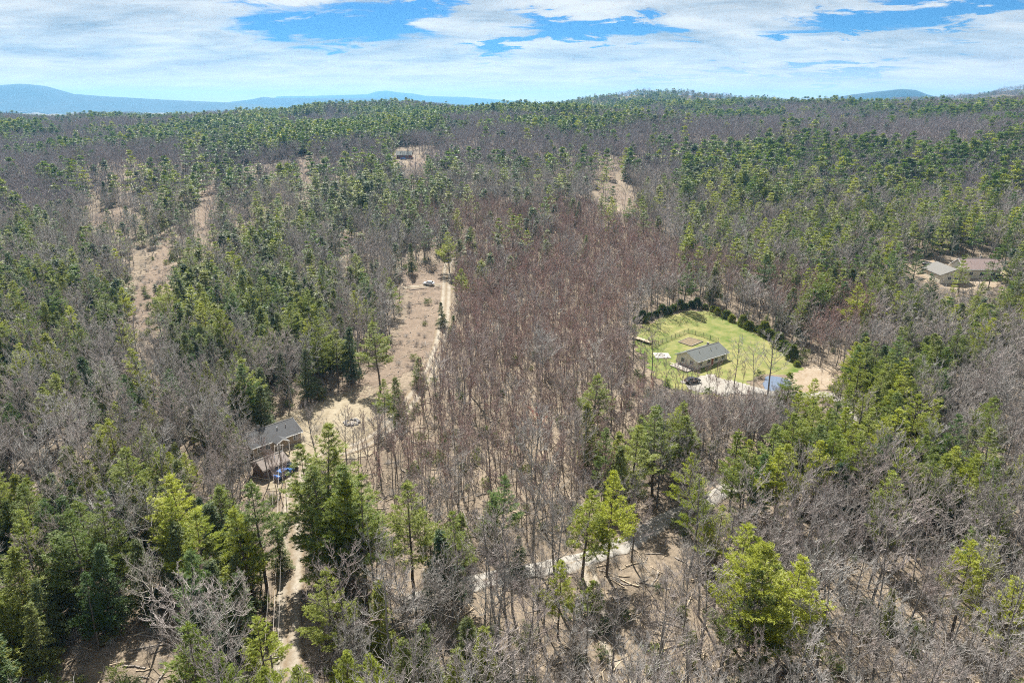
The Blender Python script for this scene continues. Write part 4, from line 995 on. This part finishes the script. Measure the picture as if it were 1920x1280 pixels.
rf = np.random.default_rng(77)
for q in range(150):
    bx, by = rf.uniform(1215, 1475), rf.uniform(778, 868); top_room = (by-738)/F*185
    g = pix(bx, by)
    if near_line(DRIVE, np.array([g[0]]), np.array([g[1]]), 2.5)[0]: continue
    trees.append((g[0], g[1], min(13.5, max(5.5, top_room*rf.uniform(.9, 1.45))), 'mature' if rf.random() < .6 else 'young', 'n' if rf.random() < .6 else 'p', 0))
for q, t in enumerate(trees):
    if t[3] == 'mature' and t[5] == 0 and t[1] < 330 and rf.random() < .06: trees[q] = t[:4]+('b',)+t[5:]
T = np.array([(t[0], t[1], t[2]) for t in trees]); Tz = terrain(T[:, 0], T[:, 1])
kinds = np.array([t[3] for t in trees]); tones = np.array([t[4] for t in trees]); hand = np.array([t[5] for t in trees])
tpx, tpt, td = project(T[:, 0], T[:, 1], Tz+T[:, 2]); bpx, bpy_, bd = project(T[:, 0], T[:, 1], Tz)
size = np.abs(bpy_-tpt)+F/np.maximum(td, 10)*3
margin = (tpx > -25) & (tpx < 1945) & (tpt < 1262) & (td > 10)
mpx, mpy, _ = project(T[:, 0], T[:, 1], Tz+T[:, 2]*.7)
TONE = {'y': (1.25, 1.2, .62), 'g': (1, 1, 1), 'd': (.55, .72, .8), 'b': (.95, 1.1, 1.5), 'n': (1, 1, 1), 'p': (1.0, .93, .93), 'r': (1.05, .90, .88), 'R': (1.3, .55, .45), 'b2': (1, 1, 1)}

# landmarks of the photograph used to say where a tree stands
LM = [(525, 825, 'the grey roofed house'), (512, 870, 'the brown shed'), (660, 793, 'the boulder circle'), (545, 1090, 'the lower gravel road'), (775, 600, 'the logged clearing'), (804, 535, 'the silver blue car'),
      (1315, 665, 'the cream house'), (1458, 718, 'the pond'), (1530, 705, 'the sandy bank'), (1204, 640, 'the boardwalk'), (1345, 588, 'the far edge of the lawn'), (1830, 495, 'the large red brown roof'), (1735, 497, 'the trampoline'),
      (758, 290, 'the distant red cabin'), (1145, 345, 'the open slope'), (278, 560, 'the skid track'), (1210, 1000, 'the forest drive'), (1120, 1150, 'the woods track'), (190, 1210, 'the open leafy ground'),
      (20, 1260, 'the bottom left corner'), (1900, 1260, 'the bottom right corner'), (960, 1270, 'the bottom edge centre'), (20, 800, 'the left edge centre'), (1900, 800, 'the right edge centre'), (1280, 200, 'the wooded hill'), (350, 900, 'the evergreen thicket'),
      (1600, 1000, 'the grey bare grove'), (900, 800, 'the brown bare grove'), (1620, 740, 'the bright pine stand'), (1000, 500, 'the reddish sapling stand'), (80, 450, 'the left slope'), (640, 1000, 'the tallest roadside pines'), (1430, 1130, 'the big twin pine'), (500, 560, 'the hemlock slope')]
KN = {'pine': 'white_pine', 'hemlock': 'hemlock_tree', 'mature': 'bare_maple', 'young': 'young_maple'}
PLAIN = {'pine': 'white pine', 'hemlock': 'hemlock', 'mature': 'bare maple', 'young': 'slim bare young maple'}
TW = {'y': 'yellow green', 'g': 'green', 'd': 'dark green', 'b': 'pale blue green', 'n': 'grey', 'p': 'brownish', 'r': 'reddish', 'R': 'bright red budded'}
ORD = ['nearest', 'second nearest', 'third nearest', 'fourth nearest', 'fifth nearest', 'sixth nearest', 'seventh nearest', 'eighth nearest', 'ninth nearest', 'tenth nearest', 'eleventh nearest', 'twelfth nearest']+[w+' nearest' for w in 'thirteenth fourteenth fifteenth sixteenth seventeenth eighteenth nineteenth twentieth'.split()]
chosen = {}
for k in KN:
    idx = np.nonzero((kinds == k) & margin)[0]; o = idx[np.argsort(-(size[idx]+hand[idx]*1e4))][:300]; chosen[k] = o
pick = np.concatenate(list(chosen.values()))
lab = {}; grp = {}
buckets = {}
for i in pick:
    k = kinds[i]; L = [(math.hypot(mpx[i]-a, mpy[i]-b), a, b, nm) for a, b, nm in LM]; dd, a, b, nm = min(L)
    dx, dy = mpx[i]-a, mpy[i]-b
    side = ('right of' if dx > 0 else 'left of') if abs(dx) > abs(dy) else ('below' if dy > 0 else 'above')
    edge = 'edge' in nm or 'corner' in nm
    buckets.setdefault((k, tones[i], side, nm), []).append((dd, i))
for (k, tone, side, nm), L in buckets.items():
    L.sort()
    for j, (dd, i) in enumerate(L):
        base = f'{"pale barked" if tone == "b" and k in ("mature", "young") else TW[tone]} {PLAIN[k]}'
        if len(L) == 1: lab[i] = f'the only {base} {side} {nm}'
        elif j < len(ORD): lab[i] = f'{base} {side} {nm}, {ORD[j]} to it'
        else: lab[i] = f'{base} in the crowd farther {side} {nm}'
        grp[i] = {'pine': 'white pines standing in the forest', 'hemlock': 'hemlocks standing in the forest', 'mature': 'leafless maples standing in the forest', 'young': 'slim leafless young maples in the forest'}[k]
NV = {'pine': 8, 'hemlock': 6, 'mature': 8, 'young': 7}
for k in KN:
    vs_ = [parts_meshes(v, KN[k]) for v in mk_variants(k, NV[k], 0)]
    r = random.Random(5)
    for i in chosen[k]:
        h0, tr, cr = vs_[r.randrange(len(vs_))]
        s = T[i, 2]/h0
        t = empty(KN[k], (T[i, 0], T[i, 1], Tz[i]-.15), r.uniform(0, 6.283))
        w = s*r.uniform(.88, 1.15); w = max(w, s*.9, .62 if k == 'pine' else 0)*(1.12 if k in ('pine', 'hemlock') else 1)
        t.scale = (w, w, s); t.rotation_euler = (r.gauss(0, .045), r.gauss(0, .045), r.uniform(0, 6.283))
        a = link('trunk', tr, t); b = link('crown', cr, t)
        c = TONE[tones[i]]; j_ = r.uniform(.88, 1.12); b.color = (c[0]*j_, c[1]*j_, c[2]*j_, 1)
        if tones[i] == 'b' and k in ('mature', 'young'): a.color = (1.7, 1.65, 1.6, 1); b.color = (1.3, 1.28, 1.25, 1)
        tag(t, lab[i], 'tree', grp[i])

# ------------------------------------------------------------------ the rest of the forest: one object of instances per kind
def scatter(name, meshes, pts, rot, scl, var, colors=None, label=None, group=None):
    col = bpy.data.collections.new(name+'_forms')
    for k, me in enumerate(meshes):
        o = bpy.data.objects.new(f'{name}_form', me); col.objects.link(o)
    me = bpy.data.meshes.new(name); me.vertices.add(len(pts)); me.vertices.foreach_set('co', np.asarray(pts, np.float32).ravel())
    a = me.attributes.new('turn', 'FLOAT_VECTOR', 'POINT'); a.data.foreach_set('vector', np.asarray(rot, np.float32).ravel())
    a = me.attributes.new('grow', 'FLOAT_VECTOR', 'POINT'); a.data.foreach_set('vector', np.asarray(scl, np.float32).ravel())
    a = me.attributes.new('form', 'INT', 'POINT'); a.data.foreach_set('value', np.asarray(var, np.int32))
    o = link(name, me); ng = bpy.data.node_groups.new(name, 'GeometryNodeTree')
    ng.interface.new_socket('Geometry', in_out='INPUT', socket_type='NodeSocketGeometry'); ng.interface.new_socket('Geometry', in_out='OUTPUT', socket_type='NodeSocketGeometry')
    N, L = ng.nodes, ng.links; gi = N.new('NodeGroupInput'); go = N.new('NodeGroupOutput'); mp = N.new('GeometryNodeMeshToPoints'); iop = N.new('GeometryNodeInstanceOnPoints')
    ci = N.new('GeometryNodeCollectionInfo'); ci.inputs['Collection'].default_value = col; ci.inputs['Separate Children'].default_value = True; ci.inputs['Reset Children'].default_value = True
    iop.inputs['Pick Instance'].default_value = True
    def at(nm, ty): n = N.new('GeometryNodeInputNamedAttribute'); n.data_type = ty; n.inputs['Name'].default_value = nm; return n.outputs['Attribute']
    L.new(gi.outputs[0], mp.inputs['Mesh']); L.new(mp.outputs[0], iop.inputs['Points']); L.new(ci.outputs[0], iop.inputs['Instance'])
    L.new(at('form', 'INT'), iop.inputs['Instance Index'])
    er = N.new('FunctionNodeEulerToRotation'); L.new(at('turn', 'FLOAT_VECTOR'), er.inputs[0]); L.new(er.outputs[0], iop.inputs['Rotation'])
    L.new(at('grow', 'FLOAT_VECTOR'), iop.inputs['Scale']); L.new(iop.outputs[0], go.inputs[0])
    md = o.modifiers.new('scatter', 'NODES'); md.node_group = ng
    return tag(o, label, None, group, 'stuff')
used = np.zeros(len(T), bool); used[pick] = True
TONE_OF = {'y': 0, 'g': 1, 'd': 2, 'b': 1, 'n': 0, 'p': 1, 'r': 2, 'R': 2}
def tinted(kind, base, tone):
    """a copy of a forest material with the colour of that sort of tree"""
    src = M[base]; m = src.copy(); m.name = f'{base}_{["a","b","c"][tone]}'
    col = ([(1.2, 1.15, .65), (1, 1, 1), (.55, .72, .8)] if kind in ('pine', 'hemlock') else [(1, 1, 1), (1, .93, .93), (1.05, .90, .88)])[tone]
    for n in list(m.node_tree.nodes):
        if n.type == 'MIX' and n.blend_type == 'MULTIPLY':
            for l in list(m.node_tree.links):
                if l.to_node == n and l.from_node.type == 'OBJECT_INFO' and l.from_socket.name == 'Color': m.node_tree.links.remove(l); n.inputs[7].default_value = (*col, 1)
    return m
rr = np.random.default_rng(21)
for k in KN:
    leafm = {'pine': 'pine_needles', 'hemlock': 'hemlock_needles', 'mature': 'maple_twigs', 'young': 'young_twigs'}[k]
    for band, (lo, hi, lod, nv) in enumerate([(0, 240, 0, 4), (240, 620, 1, 4), (620, 1e9, 2, 4)]):
        pass
    meshes, start = [], {}
    for lod, nv in ((0, 4), (1, 4), (2, 4)):
        vv = mk_variants(k, nv, lod)
        for tone in range(3):
            tm = tinted(k, leafm if lod < 2 or k in ('pine', 'hemlock') else 'far_twigs', tone); start[(lod, tone)] = len(meshes)
            for v in vv:
                w = list(v); w[-1] = (w[-1][0], w[-1][1], tm)
                if len(w) == 3 and lod == 2: w[1] = (w[1][0], w[1][1], tm)
                meshes.append((v[0], joined_mesh(tuple(w), KN[k]+'_form')))
    idx = np.nonzero((kinds == k) & ~used)[0]
    dist = np.hypot(T[idx, 0], T[idx, 1])
    lod = np.where(dist < 230, 0, np.where(dist < 520, 1, 2))
    tn = np.array([TONE_OF[t] for t in tones[idx]])
    var = np.array([start[(int(a), int(b))] for a, b in zip(lod, tn)])+rr.integers(0, 4, len(idx))
    h0 = meshes[0][0]; s = T[idx, 2]/h0; w = s*rr.uniform(.9, 1.2, len(idx))*(1.2 if k in ('pine', 'hemlock') else 1); w = np.where((T[idx, 1] > 420) & (T[idx, 1] < 1500) & (k in ('pine', 'hemlock')), w*1.22, w); w = np.where(T[idx, 1] > 1500, w*1.75, np.where(T[idx, 1] > 900, w*1.15, w))
    pts = np.column_stack([T[idx, 0], T[idx, 1], Tz[idx]-.15]); rot = np.column_stack([rr.normal(0, .045, len(idx)), rr.normal(0, .045, len(idx)), rr.uniform(0, 6.283, len(idx))])
    nm = {'pine': 'distant_white_pines', 'hemlock': 'distant_hemlocks', 'mature': 'distant_bare_maples', 'young': 'distant_young_maples'}[k]
    print(nm, len(idx))
    ordr = sorted(range(len(meshes)), key=lambda q: q)
    scatter(nm, [m for _, m in meshes], pts, rot, np.column_stack([w, w, s]), var, label={'pine': 'mass of white pines too far or small to tell apart', 'hemlock': 'mass of hemlocks too far or small to tell apart', 'mature': 'mass of leafless grey maples filling the forest', 'young': 'mass of slim leafless young maples filling the middle ground'}[k])

# ------------------------------------------------------------------ undergrowth, fallen wood, stumps
def brush_mesh(seed, fol):
    r = np.random.default_rng(seed); n = 46 if not fol else 14
    P0 = np.column_stack([r.normal(0, .35, n), r.normal(0, .35, n), np.zeros(n)-.1]); D = np.column_stack([r.normal(0, .5, n), r.normal(0, .5, n), r.uniform(.6, 1.9, n)])
    P1 = P0+D*.55; P2 = P1+D*.5+r.normal(0, .2, (n, 3)); s = np.concatenate([P0, P1]); e = np.concatenate([P1, P2]); Q = P1+r.normal(0, .4, (n, 3))+np.array([0, 0, .3]); s = np.concatenate([s, P1]); e = np.concatenate([e, Q])
    V, f = prisms(s, e, np.full(len(s), .016), np.full(len(s), .009), 3)
    if not fol: return mesh_np('brush_form', V, f, [M['maple_twigs']])
    c = np.column_stack([r.normal(0, .5, 70), r.normal(0, .5, 70), r.uniform(.1, 1.7, 70)]); bv, bf = blades(c, r.normal(0, 1, (70, 3))+np.array([0, 0, .8]), 5, .4, .13, r, .7)
    return mesh_np('brush_form', np.concatenate([V, bv]), [f, bf+len(V)], [M['maple_bark'], M['hemlock_needles']], np.concatenate([np.zeros(len(f)), np.ones(len(bf))]))
def log_mesh(seed):
    r = np.random.default_rng(seed); L = r.uniform(1.2, 3.2); n = 5
    P = np.column_stack([np.linspace(-L/2, L/2, n), r.normal(0, .06, n), np.full(n, .06)]); V, f = prisms(P[:-1], P[1:], np.full(n-1, r.uniform(.05, .12)), np.full(n-1, .05), 5)
    return mesh_np('log_form', V, f, [M['wood_grey' if seed % 2 else 'wood_pale']])
def stump_mesh(seed):
    r = np.random.default_rng(seed); m = MB(); m.tube((0, 0, -.2), (0, 0, r.uniform(.25, .5)), r.uniform(.2, .3), r.uniform(.15, .24), 8)
    me = bpy.data.meshes.new('stump'); me.from_pydata(m.V, [], m.F); me.materials.append(M['wood_grey']); return me
def sprinkle(name, meshes, regions, n, smin, smax, label, world_rect=None, avoid=True):
    r = np.random.default_rng(len(name)); X, Y = [], []
    if world_rect:
        y = r.uniform(world_rect[0], world_rect[1], n*1)**1.0; x = r.uniform(-1, 1, n)*(y*.8+15); X, Y = x, y
    else:
        per = n//len(regions)
        for P in regions:
            x = r.uniform(P[:, 0].min(), P[:, 0].max(), per*3); y = r.uniform(P[:, 1].min(), P[:, 1].max(), per*3); k = inside(P, x, y); X.append(x[k][:per]); Y.append(y[k][:per])
        X = np.concatenate(X); Y = np.concatenate(Y)
    ok = ~near_line(MAIN, X, Y, 3.0) & ~near_line(DRIVE, X, Y, 2.6) & ~near_line(SPUR, X, Y, 2.6)
    if avoid:
        for P in (LP_, AP, PP, SP, C3): ok &= ~inside(P, X, Y)
        ok &= ~(inside(YP, X, Y) & (r.random(len(X)) < .9)) & ~(inside(CP, X, Y) & (r.random(len(X)) < .6))
    X, Y = X[ok], Y[ok]; s = r.uniform(smin, smax, len(X)); n = len(X)
    scatter(name, meshes, np.column_stack([X, Y, terrain(X, Y)+(.10 if not avoid else .02)]), np.column_stack([r.normal(0, .06, n), r.normal(0, .06, n), r.uniform(0, 6.283, n)]), np.column_stack([s, s, s]), r.integers(0, len(meshes), n), label=label)
sprinkle('low_brush', [brush_mesh(k, False) for k in range(5)], None, 4500, .5, 1.3, 'bare twiggy undergrowth between the trees', (30, 420))
sprinkle('evergreen_seedlings', [brush_mesh(k+20, True) for k in range(4)], None, 1500, .6, 1.7, 'small evergreen seedlings between the trees', (30, 420))
sprinkle('fallen_branches', [log_mesh(k) for k in range(6)], None, 9000, .6, 1.8, 'fallen branches lying on the forest floor', (30, 420))
sprinkle('logging_debris', [log_mesh(k+8) for k in range(6)], [CP, TP, OH]+strips, 1800, .3, 1.1, 'cut branches and debris on the logged ground', avoid=False)
STM = [stump_mesh(k) for k in range(3)]
r_ = np.random.default_rng(4); cnt = 0; stl = []
for q in range(400):
    x, y = r_.uniform(CP[:, 0].min(), CP[:, 0].max()), r_.uniform(CP[:, 1].min(), CP[:, 1].max())
    if not inside(CP, np.array([x]), np.array([y]))[0] or near_line(MAIN, np.array([x]), np.array([y]), 4)[0]: continue
    o = link('tree_stump', STM[cnt % 3], None, (x, y, float(terrain(x, y))+.1)); stl.append(o); cnt += 1
    if cnt > 24: break
_c = pix(804, 535); stl.sort(key=lambda o: math.hypot(o.location.x-_c[0], o.location.y-_c[1]))
for q, o in enumerate(stl): tag(o, f'cut tree stump in the logged clearing, {ORD[q]} to the silver blue car' if q < 20 else 'cut tree stump at the far lower end of the logged clearing', 'stump', 'stumps in the logged clearing')
for k, (a, b, rad, lb) in enumerate([((100, 1205), (150, 1190), .28, 'long pale fallen trunk at the upper left of the open leafy ground'), ((195, 1178), (232, 1160), .25, 'fallen trunk sloping up right above the open leafy ground'),
                                     ((20, 1274), (62, 1272), .2, 'pale fallen trunk lying level in the bottom left corner'), ((880, 546), (884, 560), .2, 'short fallen trunk right of the upper gravel road'),
                                     ((768, 545), (800, 541), .3, 'dark log lying just below the silver blue car'), ((772, 572), (802, 568), .22, 'thin log across the middle of the logged clearing')]):
    p, q = pix(*a), pix(*b); m = MB(); n = 6; pr = None
    for i in range(n):
        u, v = p+(q-p)*i/n, p+(q-p)*(i+1)/n; u[2] = float(terrain(u[0], u[1]))+rad*.8; v[2] = float(terrain(v[0], v[1]))+rad*.8
        m.tube(tuple(u), tuple(v), rad*(1-.09*i), rad*(1-.09*(i+1)), 8)
    tag(m.build('fallen_trunk', M['wood_grey']), lb, 'log')
print('objects', len(bpy.data.objects))
